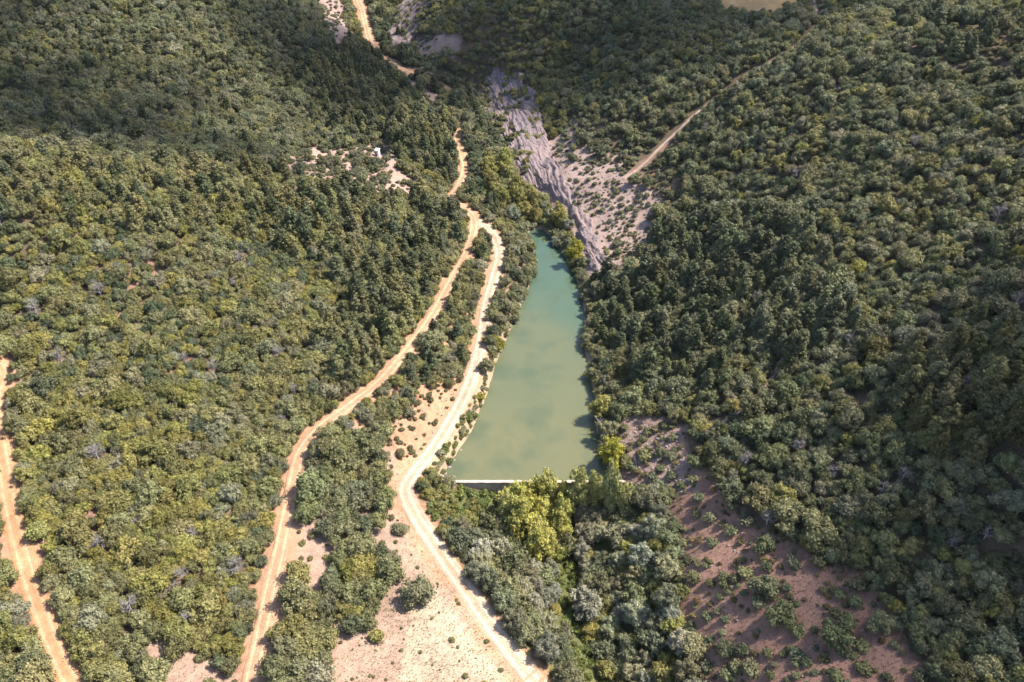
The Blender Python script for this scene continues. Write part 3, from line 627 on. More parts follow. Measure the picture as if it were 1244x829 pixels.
# plants one can point to: photo position of the foot, kind, radius, tint, label
NAMED = [
 ('holm_oak', 505, 728, 2.3, T_GREY, 'lone round grey-green tree on the bare clearing beside the pale track'),
 ('holm_oak', 478, 700, 2.4, (0.15, 0.15, 0.07), 'round dark olive oak at the clearing edge up-left of the lone grey-green tree'),
 ('holm_oak', 486, 647, 1.3, T_GREY, 'small grey-green oak beside the bend of the pale track below the dam'),
 ('bush', 549, 778, .55, T_YELLOW, 'small yellow-green bush alone on the straw-coloured clearing'),
 ('bush', 588, 832, .7, T_YELLOW, 'green bush on the clearing at the bottom edge beside the pale track'),
 ('bush', 458, 776, 1.6, T_YELLOW, 'low bright green bush at the foot of the oak clump left of the clearing'),
 ('poplar_tree', 632, 652, 2.5, T_POP, 'tall yellow-green poplar, biggest below the dam'),
 ('poplar_tree', 651, 684, 2.2, T_POP, 'yellow-green poplar in front of the biggest poplar below the dam'),
 ('poplar_tree', 618, 640, 2.0, (0.29, 0.28, 0.09), 'dull green poplar left of the biggest poplar below the dam'),
 ('poplar_tree', 664, 618, 1.7, (0.33, 0.31, 0.09), 'small rounded poplar just behind the dam crest, right of the biggest poplar'),
 ('poplar_tree', 701, 619, 1.9, (0.31, 0.3, 0.11), 'pointed pale green poplar standing against the dam crest'),
 ('poplar_tree', 740, 622, 1.9, (0.29, 0.29, 0.12), 'pale poplar at the right end of the dam crest'),
 ('poplar_tree', 720, 616, 1.4, (0.3, 0.29, 0.1), 'slim green poplar just right of the pointed poplar at the dam'),
 ('poplar_tree', 758, 624, 1.4, (0.3, 0.29, 0.11), 'low green poplar right of the pale poplar at the dam end'),
 ('poplar_tree', 684, 619, 1.3, (0.31, 0.29, 0.09), 'small green poplar left of the pointed poplar at the dam'),
 ('poplar_tree', 680, 655, 2.0, T_POP, 'yellow poplar between the biggest poplar and the pointed one'),
 ('poplar_tree', 742, 566, 2.3, (0.27, 0.25, 0.035), 'bright yellow-green tree on the right shore beside the stony slope'),
 ('willow_tree', 738, 532, 2.3, T_GREY, 'round grey-green tree on the right shore beside the leaning dead trunk'),
 ('poplar_tree', 729, 508, 1.9, (0.23, 0.215, 0.06), 'yellow-green tree on the right shore above the grey-green one'),
 ('poplar_tree', 699, 318, 2.1, (0.27, 0.25, 0.03), 'bright yellow-green tree on the right shore at the head of the pond'),
 ('bush', 662, 296, 1.5, (0.2, 0.18, 0.03), 'yellow-olive bush at the head of the pond'),
 ('willow_tree', 676, 300, 1.5, T_SILVER, 'silvery bush at the right of the pond head'),
 ('holm_oak', 604, 425, 1.9, (0.2, 0.185, 0.03), 'yellow-green tree on the left shore between track and pond'),
 ('willow_tree', 590, 452, 1.7, T_GREY, 'grey-green shore tree beside the pale patch of the track'),
 ('bush', 584, 485, 1.5, (0.21, 0.195, 0.03), 'yellow bush on the left shore of the pond'),
 ('willow_tree', 622, 268, 2.6, (0.22, 0.245, 0.16), 'pale silvery willow at the head of the pond'),
 ('holm_oak', 460, 545, 2.2, (0.14, 0.142, 0.07), 'dark round oak right of the dead tree beside the orange track'),
 ('holm_oak', 1042, 335, 2.0, (0.24, 0.22, 0.05), 'yellow-green oak standing out in the right wood'),
 ('holm_oak', 268, 735, 1.6, (0.17, 0.125, 0.04), 'rusty brown round oak in the lower left wood'),
 ('holm_oak', 1012, 782, 2.4, (0.10, 0.115, 0.055), 'broad dark oak on the bare lower right slope'),
 ('holm_oak', 928, 718, 1.9, T_RIGHT, 'upright oak in the middle of the bare lower right slope'),
 ('holm_oak', 795, 603, 1.9, T_SILVER, 'grey-green oak pair at the right end of the dam, left one'),
 ('holm_oak', 806, 612, 1.7, T_RIGHT, 'green oak of the pair at the right end of the dam'),
]
DEADPX = [(427,528,1.1),(170,275,.9),(305,330,1),(285,350,1),(225,440,.9),(130,620,.8),(238,655,1),(170,640,.9),(222,705,1.1),(215,720,.9),(1032,425,1.4),(925,190,1),(1095,585,1.1),(1195,655,1),(180,235,.9),(345,515,.8),(305,310,.8),(64,425,1),(160,695,.9),(1010,580,1)]
occ = {}
HUT = ground_at(np.array([459.]), np.array([189.]))[0]
placed = []      # (x, y, kind, r, tint, zone, label)
def free(x, y, r, k=.62):
    cxi, cyi = int(x//3), int(y//3)
    for a in range(cxi-2, cxi+3):
        for b in range(cyi-2, cyi+3):
            for (qx, qy, qr) in occ.get((a, b), ()):
                if (qx-x)**2 + (qy-y)**2 < (k*(r+qr))**2: return False
    return True
def put(x, y, kind, r, tint, zone, label=None):
    occ.setdefault((int(x//3), int(y//3)), []).append((x, y, r)); placed.append((x, y, kind, r, tint, zone, label))
for kind, px, py, r, t, lab in NAMED:
    g = ground_at(np.array([px], float), np.array([py], float))[0]; put(g[0], g[1], kind, r, t, 'named', lab)
for px, py, s_ in DEADPX:
    g = ground_at(np.array([px], float), np.array([py], float))[0]; put(g[0], g[1], 'dead_tree', 2.0*s_*.6, T_GREY, 'dead', {427: 'grey leafless tree at the bend of the middle track', 1032: 'big grey dead tree in the middle of the right wood', 1195: 'grey dead tree in the wood at the lower right', 170: 'grey dead tree high in the left wood below the crest', 305: 'grey dead tree in the left wood near the pines', 925: 'grey dead tree on the upper right hill', 130: 'grey dead tree in the yellowish wood at the left'}.get(px) if (px, py) != (305, 310) else None)
ring = resample(np.concatenate([pond, pond[:1]]), .55)
for q in ring[1:]:
    if q[1] < DAM_Y + 1.5: continue
    tg = pond[np.argmin(((pond-q)**2).sum(1))]; qx, qy, _ = project(q[0], q[1], 0.0)
    side = -1 if q[0] < np.interp(q[1], [DAM_Y, 170, 215], [3, 8, 10]) else 1
    o_ = rng.uniform(.1, 1.9); x_, y_ = q[0] + side*o_, q[1]
    if inside(np.array([x_]), np.array([y_]), pond)[0]: continue
    if min(seg_dist(np.array([x_]), np.array([y_]), track_xy['main'][::3])[0] - 1.65, 9) < .1: continue
    if qy > 440 and side < 0:
        kind, r, t, zn = ('bush', rng.uniform(.45, 1.15), [T_BRAMBLE, T_YELLOW, T_OLIVE, T_GREY][rng.integers(4)], 'shore_l2')
    else:
        u_ = rng.random(); kind = 'bush' if u_ < .35 else ('willow_tree' if u_ < .5 else 'holm_oak')
        r = rng.uniform(.7, 1.2) if kind == 'bush' else rng.uniform(1.1, 1.8); t = [T_RIGHT, T_OLIVE, T_GREY][rng.integers(3)]; zn = 'shore_l' if side < 0 else 'shore_r'
    if rng.random() < .12 or not free(x_, y_, r, .48): continue
    put(x_, y_, kind, r, tuple(np.array(t)*rng.uniform(.75, 1.25)), zn)
for _ in range(34):
    zx_, zy_ = rng.uniform(0, 420), rng.uniform(240, 800)
    if rng.random() < .3: zx_, zy_ = rng.uniform(850, 1240), rng.uniform(150, 700)
    g = ground_at(np.array([zx_]), np.array([zy_]))[0]
    if min(seg_dist(g[:1], g[1:2], t_[::4])[0] for t_ in track_xy.values()) < 4 or any(inside(np.array([zx_]), np.array([zy_]), ZB[k_])[0] for k_ in ('clearing', 'strip2', 'lower_right', 'lowerleft')): continue
    if free(g[0], g[1], 1.2, 1.0): put(g[0], g[1], 'dead_tree', rng.uniform(1.2, 1.9), T_GREY, 'dead')
SP_ = 1.2
X, Y = np.meshgrid(np.arange(-235, 270, SP_), np.arange(16, 436, SP_)); X = X + rng.uniform(-.6, .6, X.shape); Y = Y + rng.uniform(-.6, .6, Y.shape)
X, Y = X.ravel(), Y.ravel(); Z = height(X, Y); px, py, dep = project(X, Y, Z)
ok = (px > -420) & (px < PW+420) & (py > -110) & (py < PH+200)
X, Y, Z, px, py, dep = (q[ok] for q in (X, Y, Z, px, py, dep))
jx = px + (fbm(X/6, Y/6, 3)-.5)*22; jy = py + (fbm(X/6+30, Y/6+5, 3)-.5)*16
zone = np.zeros(len(X), int)
for i, z in enumerate(ZONES):
    if z[1] is not None: zone[inside(jx, jy, z[1])] = i
td = np.full(len(X), 1e9)
for k, t in track_xy.items(): td = np.minimum(td, seg_dist(X, Y, t[::3]) - TRACKS[k][1]/2)
tf = seg_dist(X, Y, track_xy['hill'][::3]) - .5
ponddist0 = np.where(inside(X, Y, pond) & (Y > DAM_Y), -1, seg_dist(X, Y, pond, True))
ponddist = ponddist0; ZN = [z[0] for z in ZONES]; bank = (ponddist > 0) & (ponddist < np.where(py < 440, 5.5, 3.2)) & (Y > DAM_Y+1.5) & (px < 680) & (py > 285)
zone[bank & (py < 440)] = ZN.index('shore_l'); zone[bank & (py >= 440)] = ZN.index('shore_l2')
onslab = inside(px, py, SLAB) | inside(px+4, py-9, SLAB) | inside(px, py, SLAB2) | inside(px, py-6, SLAB2)
cl5 = fbm(X/5+7, Y/5+2, 2); cl = fbm(X/16+7, Y/16, 3); gapn = fbm(X/6+70, Y/6+20, 3)
order = rng.permutation(len(X))
for pass_ in (0, 1):
  for i in order:
    zn, _, den, mixk = ZONES[zone[i]]
    if not mixk: continue
    den_ = den if den < .85 else den*(1 - .7*sstep(.66, .72, gapn[i]))
    if .25 < den < .8: den_ = min(1, den*(.45+1.5*sstep(.36, .62, cl5[i])))
    if rng.random() > den_: continue
    w = np.array([m[1] for m in mixk], float)
    bias = np.array([1+3*max(0, (cl[i]-.5)*(1 if j % 2 else -1)*3) for j in range(len(w))]); w = w*bias; w /= w.sum()
    kind, _, r0, r1, tint = mixk[rng.choice(len(w), p=w)]
    u_ = rng.random(); r = r0 + (r1-r0)*(u_**1.4*1.22 if pass_ == 0 else u_*.35)
    if pass_ == 1 and den < .85: continue
    if td[i] < (r*.2 if bank[i] else (-.4 if 112 < py[i] < 166 and px[i] > 520 and px[i] < 620 else r*.74 - .1)): continue
    if tf[i] < r*.9 + .4 and cl5[i] < .66: continue
    if dep[i] > 262 and td[i] < r*.7 + 1.0 and px[i] < 560 and py[i] < 118: continue
    if ponddist[i] < ((.1 if bank[i] else r*.25) if Y[i] > DAM_Y else 0) : continue
    if -(.7+r*.3) < Y[i]-DAM_Y < 1.0 + r*.5 and DAM_X0-1 < X[i] < DAM_X1+1: continue
    if abs(X[i]-HUT[0]) < 1.2+r and -4.5-r < Y[i]-HUT[1] < 1.0+r: continue
    if onslab[i] and (rng.random() > (.3 if px[i] < 560 else .12) or r > 1.5): continue
    kk = {0: .58, 1: .50}[pass_] if den > .8 else rng.uniform(.4, .9)
    if not free(X[i], Y[i], r, kk): continue
    t = np.array(tint)*rng.uniform(.7, 1.28)*np.array([rng.uniform(.92, 1.08), 1, rng.uniform(.85, 1.18)])
    put(X[i], Y[i], kind, r, tuple(t), zn)
print('PLANTS', len(placed), {k: sum(1 for p in placed if p[2] == k) for k in KINDS})

# ------------------------------------------------------------------ labels that say which plant
MARKS = [((505,715), 'the lone tree on the clearing'), ((492,598), 'the bend of the pale track by the dam'), ((560,600), 'the left end of the dam'), ((780,590), 'the right end of the dam'), ((640,640), 'the biggest poplar below the dam'),
 ((700,760), 'the green ditch below the dam'), ((640,815), 'the foot of the pale track'), ((312,800), 'the foot of the middle track'), ((345,640), 'the straight stretch of the middle track'), ((366,545), 'the bend of the middle track'),
 ((470,455), 'the middle track beside the pond'), ((574,268), 'the hairpin where the tracks meet'), ((600,330), 'the curve of the pale track by the pond'), ((550,510), 'the pale track along the pond'), ((715,450), 'the middle of the right shore'),
 ((740,540), 'the yellow tree on the right shore'), ((700,310), 'the head of the pond on the right'), ((640,285), 'the head of the pond'), ((1012,775), 'the broad dark oak on the bare slope'), ((928,710), 'the upright oak on the bare slope'),
 ((860,800), 'the bottom of the bare right slope'), ((840,600), 'the stony slope right of the dam'), ((1137,690), 'the fallen log'), ((1244,829), 'the bottom right corner'), ((40,720), 'the track at the left edge'),
 ((85,815), 'the foot of the track at the left edge'), ((200,800), 'the bare patch at the bottom left'), ((268,715), 'the rusty brown oak'), ((459,183), 'the white hut'), ((720,300), 'the pale scree'), ((615,150), 'the mauve rock slope'),
 ((560,205), 'the track above the hairpin'), ((1042,330), 'the yellow oak'), ((905,500), 'the short path right of the pond'), ((830,160), 'the hillside footpath'), ((1230,560), 'the right edge of the photo'),
 ((0,829), 'the bottom left corner'), ((150,600), 'the middle of the left wood'), ((420,690), 'the oak clump left of the clearing'), ((430,590), 'the oak clump between the tracks'), ((370,770), 'the oak row at the bottom edge'),
 ((1060,600), 'the middle of the right wood'), ((1032,425), 'the big dead tree on the right'), ((1195,655), 'the lower right dead tree'), ((170,275), 'the dead tree below the left crest'), ((305,330), 'the dead tree near the left pines'), ((925,190), 'the dead tree on the right hill'), ((130,620), 'the dead tree in the yellowish wood'), ((1140,300), 'the upper right hillside'), ((860,400), 'the dark pines right of the pond'), ((400,330), 'the pines left of the tracks'), ((760,680), 'the grey willows below the dam'), ((425,515), 'the leafless tree by the middle track')]
ORD = ['nearest'] + [w + ' nearest' for w in 'second third fourth fifth sixth seventh eighth ninth tenth eleventh twelfth thirteenth fourteenth fifteenth sixteenth'.split()]
AREA = {'left': 'in the dense wood on the left', 'right': 'in the dense wood on the right', 'farleft': 'on the far left hill', 'yellowleft': 'in the yellowish lower left wood', 'pinecrest': 'along the left crest', 'pineleft': 'in the pine wood left of the pond', 'pineup': 'in the pine wood up the valley', 'pineright': 'in the pine stand right of the pond', 'pineright2': 'in the pine stand at the right edge', 'thin_tr': 'in the open top right scrub', 'scatter_r': 'on the open slope beside the rock face', 'scree': 'on the pale scree', 'stream': 'along the stream up the valley', 'streampop': 'by the stream above the pond', 'shore_l': 'on the left shore', 'shore_l2': 'on the left shore', 'shore_r': 'on the right shore', 'strip': 'between the two tracks', 'bare_slope': 'on the bare bank between the two tracks', 'clump': 'in the clump between the tracks', 'clearing': 'on the bare clearing', 'clearing2': 'on the bare clearing', 'strip2': 'beside the orange track', 'clump2': 'in the row at the bottom beside the orange track', 'clump3': 'in the clump left of the clearing', 'lower_right': 'on the bare lower right slope', 'upperleft': 'on the bare patch by the white hut', 'dambank': 'on the bank below the dam', 'below': 'in the hollow below the dam', 'ditch': 'in the ditch below the dam', 'popdam': 'below the dam', 'lowerleft': 'by the bare patch at the bottom left', 'topbare': 'on the pale slope at the top', 'roadrock': 'on the rocks by the upper track', 'shelf': 'on the rocks up the valley', 'dead': 'in the wood', 'named': ''}
NOUN = {'holm_oak': 'oak', 'willow_tree': 'willow', 'pine_tree': 'pine', 'poplar_tree': 'poplar', 'bush': 'bush', 'dead_tree': 'dead tree'}
CAT = {'holm_oak': 'oak', 'willow_tree': 'willow', 'pine_tree': 'pine', 'poplar_tree': 'poplar', 'bush': 'bush', 'dead_tree': 'dead tree'}
STUFF = {'holm_oak': ('oak_wood', 'dense holm oak wood covering the far hillsides'), 'pine_tree': ('pine_wood', 'far pines massed on the upper slopes'), 'bush': ('scrub', 'low scrub dotted over the far open slopes'), 'willow_tree': ('willow_thicket', 'distant grey willows along the stream'), 'poplar_tree': ('poplar_thicket', 'distant poplars along the stream'), 'dead_tree': ('dead_wood', 'distant dead trees')}
def hue(t):
    r_, g_, b_ = t; l_ = (r_+g_)/2
    if b_/l_ > .56: return 'grey-green'
    if l_ > .135: return 'yellow-green'
    if l_ < .083: return 'dark green'
    return 'olive green'
A = placed
ax = np.array([p[0] for p in A]); ay = np.array([p[1] for p in A]); az = height(ax, ay); ar = np.array([p[3] for p in A])
apx, apy, adep = project(ax, ay, az); _, apy_mid, _ = project(ax, ay, az+ar)
vis = (apx > -8) & (apx < PW+8) & (apy_mid > -8) & (apy_mid < PH+12)
kind_arr = np.array([p[2] for p in A])
def spawn(i, var):
    x, y, kind, r, tint, zn, lab = A[i]; meshes, r0, n1, n2 = KINDS[kind]; s = r/r0
    e = bpy.data.objects.new(kind, None); col.objects.link(e); e.empty_display_size = .5
    hs = s*rng.uniform(.9, 1.12)*((1.75 if 'dam crest' in lab or 'at the dam' in lab else 1.2 if 'dam' in lab else .95) if lab and kind == 'poplar_tree' else 1); e.location = (x, y, az[i]-.05); e.rotation_euler = (0, 0, rng.uniform(0, 6.28)); e.scale = (s*rng.uniform(.88, 1.14), s*rng.uniform(.88, 1.14), hs)
    cr = link(n1, meshes[var][0], e); tr = link(n2, meshes[var][1], e); cr['tint'] = [float(q) for q in tint]
    return e, cr, tr
PROTO = {}
def stuff_object(name, label, ids, protos):
    me = bpy.data.meshes.new(name); me.vertices.add(len(ids)); ids = np.array(ids)
    me.vertices.foreach_set('co', np.c_[ax[ids], ay[ids], az[ids]-.05].astype(np.float32).ravel())
    kind = A[ids[0]][2]; r0 = KINDS[kind][1]; n = len(ids); s = ar[ids]/r0
    def attr(nm, ty, key, val): a = me.attributes.new(nm, ty, 'POINT'); a.data.foreach_set(key, np.asarray(val).ravel())
    attr('turn', 'FLOAT_VECTOR', 'vector', np.c_[np.zeros(n), np.zeros(n), rng.uniform(0, 6.28, n)].astype(np.float32))
    attr('size', 'FLOAT_VECTOR', 'vector', np.c_[s*rng.uniform(.85, 1.15, n), s*rng.uniform(.85, 1.15, n), s*rng.uniform(.85, 1.15, n)].astype(np.float32))
    attr('pick', 'INT', 'value', rng.integers(0, len(protos), n).astype(np.int32))
    attr('tint', 'FLOAT_COLOR', 'color', np.c_[np.array([A[i][4] for i in ids]), np.ones(n)].astype(np.float32))
    o = link(name, me); o['kind'] = 'stuff'; o['label'] = label; o['category'] = CAT[kind]
    ng = bpy.data.node_groups.new(name, 'GeometryNodeTree')
    ng.interface.new_socket('Geometry', in_out='INPUT', socket_type='NodeSocketGeometry'); ng.interface.new_socket('Geometry', in_out='OUTPUT', socket_type='NodeSocketGeometry')
    gi = ng.nodes.new('NodeGroupInput'); go = ng.nodes.new('NodeGroupOutput'); iop = ng.nodes.new('GeometryNodeInstanceOnPoints')
    join = ng.nodes.new('GeometryNodeJoinGeometry')
    for objs in protos:
        j = ng.nodes.new('GeometryNodeJoinGeometry')
        for ob in objs:
            oi = ng.nodes.new('GeometryNodeObjectInfo'); oi.transform_space = 'ORIGINAL'; oi.inputs['Object'].default_value = ob
            ng.links.new(oi.outputs['Geometry'], j.inputs[0])
        g2 = ng.nodes.new('GeometryNodeGeometryToInstance'); ng.links.new(j.outputs[0], g2.inputs[0]); ng.links.new(g2.outputs[0], join.inputs[0])
    def na(nm, dt):
        q = ng.nodes.new('GeometryNodeInputNamedAttribute'); q.data_type = dt; q.inputs[0].default_value = nm; return q.outputs['Attribute']
    e2r = ng.nodes.new('FunctionNodeEulerToRotation'); ng.links.new(na('turn', 'FLOAT_VECTOR'), e2r.inputs[0])
    ng.links.new(gi.outputs[0], iop.inputs['Points']); ng.links.new(join.outputs[0], iop.inputs['Instance'])
    iop.inputs['Pick Instance'].default_value = True; ng.links.new(na('pick', 'INT'), iop.inputs['Instance Index'])
    ng.links.new(e2r.outputs[0], iop.inputs['Rotation']); ng.links.new(na('size', 'FLOAT_VECTOR'), iop.inputs['Scale'])
    ng.links.new(iop.outputs[0], go.inputs[0])
    md = o.modifiers.new('plants', 'NODES'); md.node_group = ng
    return o
shared = {}
for kind in KINDS:
    ids = np.where(kind_arr == kind)[0]
    seen = ids[vis[ids]]; px_r = ar[seen]/adep[seen] + np.array([10.0 if A[i][6] else 0 for i in seen])
    top = seen[np.argsort(-px_r)][:300]; topset = set(top.tolist())
    nv = len(KINDS[kind][0]); protos = [None]*nv
    for n_, i in enumerate(top):
        var = n_ % nv; e, cr, tr = spawn(i, var)
        if protos[var] is None: protos[var] = (cr, tr)
        lab = A[i][6]; noun = NOUN[kind]
        if lab is None:
            dm = [math.hypot(apx[i]-m[0][0], apy[i]-m[0][1]) for m in MARKS]; k = int(np.argmin(dm)); mx, my = MARKS[k][0]
            def sector(x_, y_): return np.where(np.abs(x_-mx) > np.abs(y_-my), np.where(x_ < mx, 0, 1), np.where(y_ < my, 2, 3))
            sec = int(sector(apx[i], apy[i])); same = seen[sector(apx[seen], apy[seen]) == sec]
            rank = int((np.hypot(apx[same]-mx, apy[same]-my) < dm[k]-1e-6).sum())
            hw = hue(A[i][4]) if kind != 'dead_tree' else 'grey'; where = ('left of', 'right of', 'above', 'below')[sec]
            if rank < len(ORD): lab = f'{hw} {noun}, {ORD[rank]} {noun} {where} {MARKS[k][1]}'
            else:
                sz = 'broad' if ar[i] > KINDS[kind][1]*1.02 else ('mid-sized' if ar[i] > KINDS[kind][1]*.8 else 'small')
                lab = f'{sz} {hw} {noun} well {where} {MARKS[k][1]}'
        if len(lab.replace('-', ' ').split()) > 16: lab = lab.replace(hw + ' ', '', 1)
        e['label'] = lab; e['category'] = CAT[kind]; e['group'] = f'{noun}s {AREA[A[i][5]]}'.strip()
        shared.setdefault(lab, []).append(e)
    rest = [i for i in ids if i not in topset]
    protos = [p for p in protos if p]
    if rest and protos: stuff_object(*STUFF[kind], rest, protos)
for lab, es in shared.items():
    if len(es) > 1:
        for e in es: e['group'] = lab

# ------------------------------------------------------------------ small things
def on_ground(px, py): return ground_at(np.array([px], float), np.array([py], float))[0]
g = on_ground(459, 189); hut = bpy.data.objects.new('hut', None); col.objects.link(hut); hut.location = g; hut.rotation_euler = (0, 0, radians(-18)); hut.scale = (.85, .85, .85)
tag(hut, 'tiny white hut with a dark doorway on the bare patch of the left hill', 'hut')
link('wall', merge_mesh('hut_wall', [box(-.75, .75, -.6, .6, -.4, 2.1)], M_white), hut)
v = [(-.9, -.8, 2.1), (.9, -.8, 2.1), (.9, .8, 2.5), (-.9, .8, 2.5), (-.9, -.8, 2.22), (.9, -.8, 2.22), (.9, .8, 2.62), (-.9, .8, 2.62)]
link('roof', merge_mesh('hut_roof', [(v, [(0, 3, 2, 1), (4, 5, 6, 7), (0, 1, 5, 4), (1, 2, 6, 5), (2, 3, 7, 6), (3, 0, 4, 7)])], M_roofm), hut)
link('door', merge_mesh('hut_door', [box(-.62, -.05, -.64, -.603, 0, 1.7)], M_dark), hut)
def log(pa, pb, r, label, lift=.3):
    a, b_ = on_ground(*pa), on_ground(*pb); d_ = b_-a
    root = bpy.data.objects.new('fallen_log', None); col.objects.link(root); root.location = a
    tag(root, label, 'log')
    link('trunk', merge_mesh('log_trunk', [tube([(0, 0, r*.7+lift*0), d_*.5+np.array([.1, 0, r+lift*.5]), d_+np.array([0, 0, r+lift])], [r, r*.8, r*.4], 7)], M_greywood), root)
    for f_ in (.45, .65, .8):
        p = d_*f_+np.array([0, 0, r]); link('branch', merge_mesh('log_branch', [tube([p, p+rng.normal(size=3)*.4+np.array([0, 0, .4]), p+rng.normal(size=3)*.5+np.array([0, 0, .7])], [r*.4, r*.3, r*.1], 5)], M_greywood), root)
log((1132, 702), (1143, 686), .16, 'pale fallen log lying in a gap of the right wood', .5)
log((771, 555), (773, 574), .14, 'pale bleached log lying on the stony slope right of the dam')
g = on_ground(727, 527); t = bpy.data.objects.new('dead_tree', None); col.objects.link(t); t.location = g
tag(t, 'bare pale dead trunk leaning on the right shore', 'dead tree')
link('trunk', merge_mesh('lean_trunk', [tube([(0, 0, -.4), (-.3, -.3, 1.2), (-.2, -.1, 2.8), (.3, .3, 4.6)], [.2, .16, .11, .03], 7)], M_greywood), t)
for k in range(5):
    z = 1.2+k*.6; a = k*2.2; link('branch', merge_mesh('lean_branch', [tube([(-.2, -.2, z), (math.cos(a)*.6-.2, math.sin(a)*.6-.2, z+.5), (math.cos(a)*1.1-.2, math.sin(a)*1.1, z+.9)], [.07, .05, .02], 5)], M_greywood), t)

def stone_mesh(r, flat=.7):
    v, f = ICO; q = v*rng.uniform(.72, 1.2, (len(v), 1))*np.array([1, rng.uniform(.7, 1), flat])*r
    a = rng.uniform(0, 6.28); ca, sa = math.cos(a), math.sin(a)
    return np.c_[q[:, 0]*ca-q[:, 1]*sa, q[:, 0]*sa+q[:, 1]*ca, q[:, 2]], f
for k, (px_, py_, r_) in enumerate([(535,579,.6),(541,576,.45),(531,583,.5),(546,568,.4),(538,572,.38),(552,560,.35),(560,548,.35)]):
    g = on_ground(px_, py_); v, f = stone_mesh(r_); o = link('boulder', merge_mesh('boulder', [(v, f.tolist())], M_stone)); o.location = g + np.array([0, 0, r_*.2])
    tag(o, f'pale boulder by the left end of the dam, {ORD[k]} to the crest', 'boulder', 'boulders by the dam')
def scatter_chunks(poly, n, maker, cond=None):
    a = np.array(poly, float); g = ground_at(a[:, 0], a[:, 1])[:, :2]; lo, hi = g.min(0), g.max(0); ch = []
    q = rng.uniform(lo, hi, (n*3, 2)); q = q[inside(q[:, 0], q[:, 1], g)][:n]
    tdq = np.full(len(q), 1e9)
    for k_, t_ in track_xy.items(): tdq = np.minimum(tdq, seg_dist(q[:, 0], q[:, 1], t_[::4]) - TRACKS[k_][1]/2)
    q = q[tdq > .2]; z = height(q[:, 0], q[:, 1])
    for (x, y), zz in zip(q, z):
        v, f = maker(); ch.append((v+np.array([x, y, zz]), f))
    return ch
def mk_stone():
    v, f = stone_mesh(rng.uniform(.08, .28)**1.0); return v+np.array([0, 0, .04]), f.tolist()
ch = scatter_chunks(ZB['scree'], 900, mk_stone) + scatter_chunks([(755,505),(800,520),(850,560),(830,600),(790,600),(748,570)], 450, mk_stone) + scatter_chunks(ZB['strip'], 160, mk_stone) + scatter_chunks(ZB['lower_right'], 90, mk_stone)
o = link('loose_stones', merge_mesh('loose_stones', ch, M_stone)); o['kind'] = 'stuff'; o['label'] = 'loose stones strewn over the bare slopes'; o['category'] = 'stones'
M_straw = plain('dry_grass', (0.34, 0.235, 0.15), 0.95, 0.35, 1.5); M_gold = plain('straw', (0.40, 0.31, 0.17), .95, .3, 1.5)
def mk_tuft():
    k = rng.integers(4, 7); v = []; f = []; h_ = rng.uniform(.12, .32)
    for j in range(k):
        a = rng.uniform(0, 6.28); l_ = rng.uniform(.05, .2); w_ = .05; c_, s_ = math.cos(a), math.sin(a)
        v += [(-s_*w_, c_*w_, -.05), (s_*w_, -c_*w_, -.05), (c_*l_, s_*l_, h_*rng.uniform(.7, 1.1))]; f.append((3*j, 3*j+1, 3*j+2))
    return np.array(v), f
ch = scatter_chunks(ZB['lower_right'], 5200, mk_tuft) + scatter_chunks(ZB['strip'], 900, mk_tuft) + scatter_chunks(ZB['lowerleft'], 400, mk_tuft)
o = link('dry_grass', merge_mesh('dry_grass', ch, M_straw)); o['kind'] = 'stuff'; o['label'] = 'dry reddish grass tufts on the bare slopes'; o['category'] = 'grass'
ch = scatter_chunks(ZB['clearing'], 3000, mk_tuft)
o = link('straw_grass', merge_mesh('straw_grass', ch, M_gold)); o['kind'] = 'stuff'; o['label'] = 'short straw-coloured grass on the clearing'; o['category'] = 'grass'

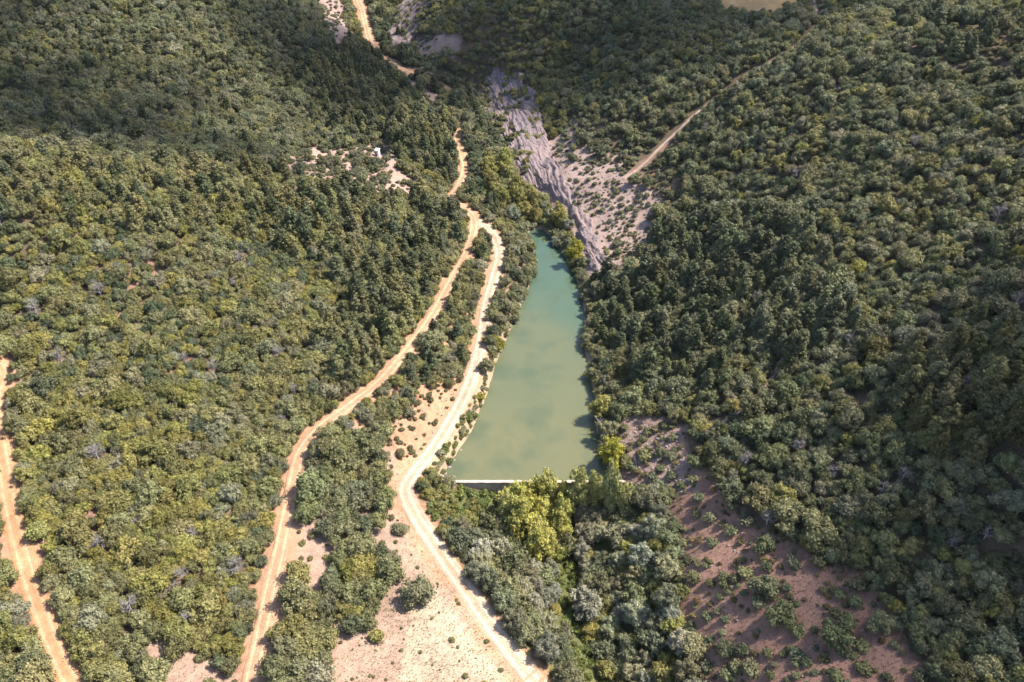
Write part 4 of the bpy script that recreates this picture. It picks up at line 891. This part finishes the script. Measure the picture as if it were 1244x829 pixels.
# ------------------------------------------------------------------ clouds overhead, out of the frame, that shade the hills
def cloud_material():
    m = bpy.data.materials.new('cloud'); m.use_nodes = True; nt = m.node_tree; nt.nodes.clear(); out = N(nt, 'ShaderNodeOutputMaterial')
    tr = N(nt, 'ShaderNodeBsdfTransparent'); d_ = N(nt, 'ShaderNodeBsdfDiffuse'); d_.inputs[0].default_value = (.9, .9, .92, 1)
    mx = N(nt, 'ShaderNodeMixShader'); n = noise(nt, .02, 4); nt.links.new(maprange(nt, n.outputs[0], .35, .65, .10, .42), mx.inputs[0])
    nt.links.new(tr.outputs[0], mx.inputs[1]); nt.links.new(d_.outputs[0], mx.inputs[2]); nt.links.new(mx.outputs[0], out.inputs['Surface']); return m
M_cloud = cloud_material()
def cloud(spots, label):
    D_ = 1150.0; root = np.mean([s[:2] for s in spots], axis=0); root = np.array([*root, 20.0]) + SUN*D_; ch = []
    for (x, y, rx, ry) in spots:
        for k in range(5):
            a = k*2.4; o_ = .45 if k else 0
            v, f = ICO; q = v*rng.uniform(.85, 1.12, (len(v), 1))*np.array([rx, ry, min(rx, ry)*.4])*(1 if k == 0 else .62)
            ch.append((q + np.array([x+math.cos(a)*rx*o_, y+math.sin(a)*ry*o_, 20.0]) + SUN*D_ - root, f.tolist()))
    o = link('cloud', merge_mesh('cloud', ch, M_cloud, True)); o.location = root; tag(o, label, 'cloud', 'clouds')
    return o
cloud([(-60, 300, 60, 40), (40, 330, 80, 50), (-150, 240, 55, 26), (-210, 290, 50, 40), (120, 330, 50, 40), (60, 280, 60, 30), (-130, 212, 80, 20)], 'broad white cloud above the far hills that throws the dark shade there')
cloud([(100, 98, 46, 32), (72, 72, 28, 18)], 'small white cloud that shades the lower right slope')

# ------------------------------------------------------------------ thin summer haze
hz = link('haze', merge_mesh('haze', [box(-6000, 6000, -6000, 6000, float(HF.min())-1.5, max(CAM_H+4, float(HF.max())+14))])); hz['kind'] = 'stuff'; hz['label'] = 'thin pale haze filling the valley'; hz['category'] = 'haze'
m = bpy.data.materials.new('haze_air'); m.use_nodes = True; nt = m.node_tree; nt.nodes.clear()
out = N(nt, 'ShaderNodeOutputMaterial'); vv = N(nt, 'ShaderNodeVolumePrincipled'); vv.inputs['Color'].default_value = (.86, .92, 1, 1); vv.inputs['Density'].default_value = 0.00003; vv.inputs['Anisotropy'].default_value = .2
nt.links.new(vv.outputs[0], out.inputs['Volume']); hz.data.materials.append(m)
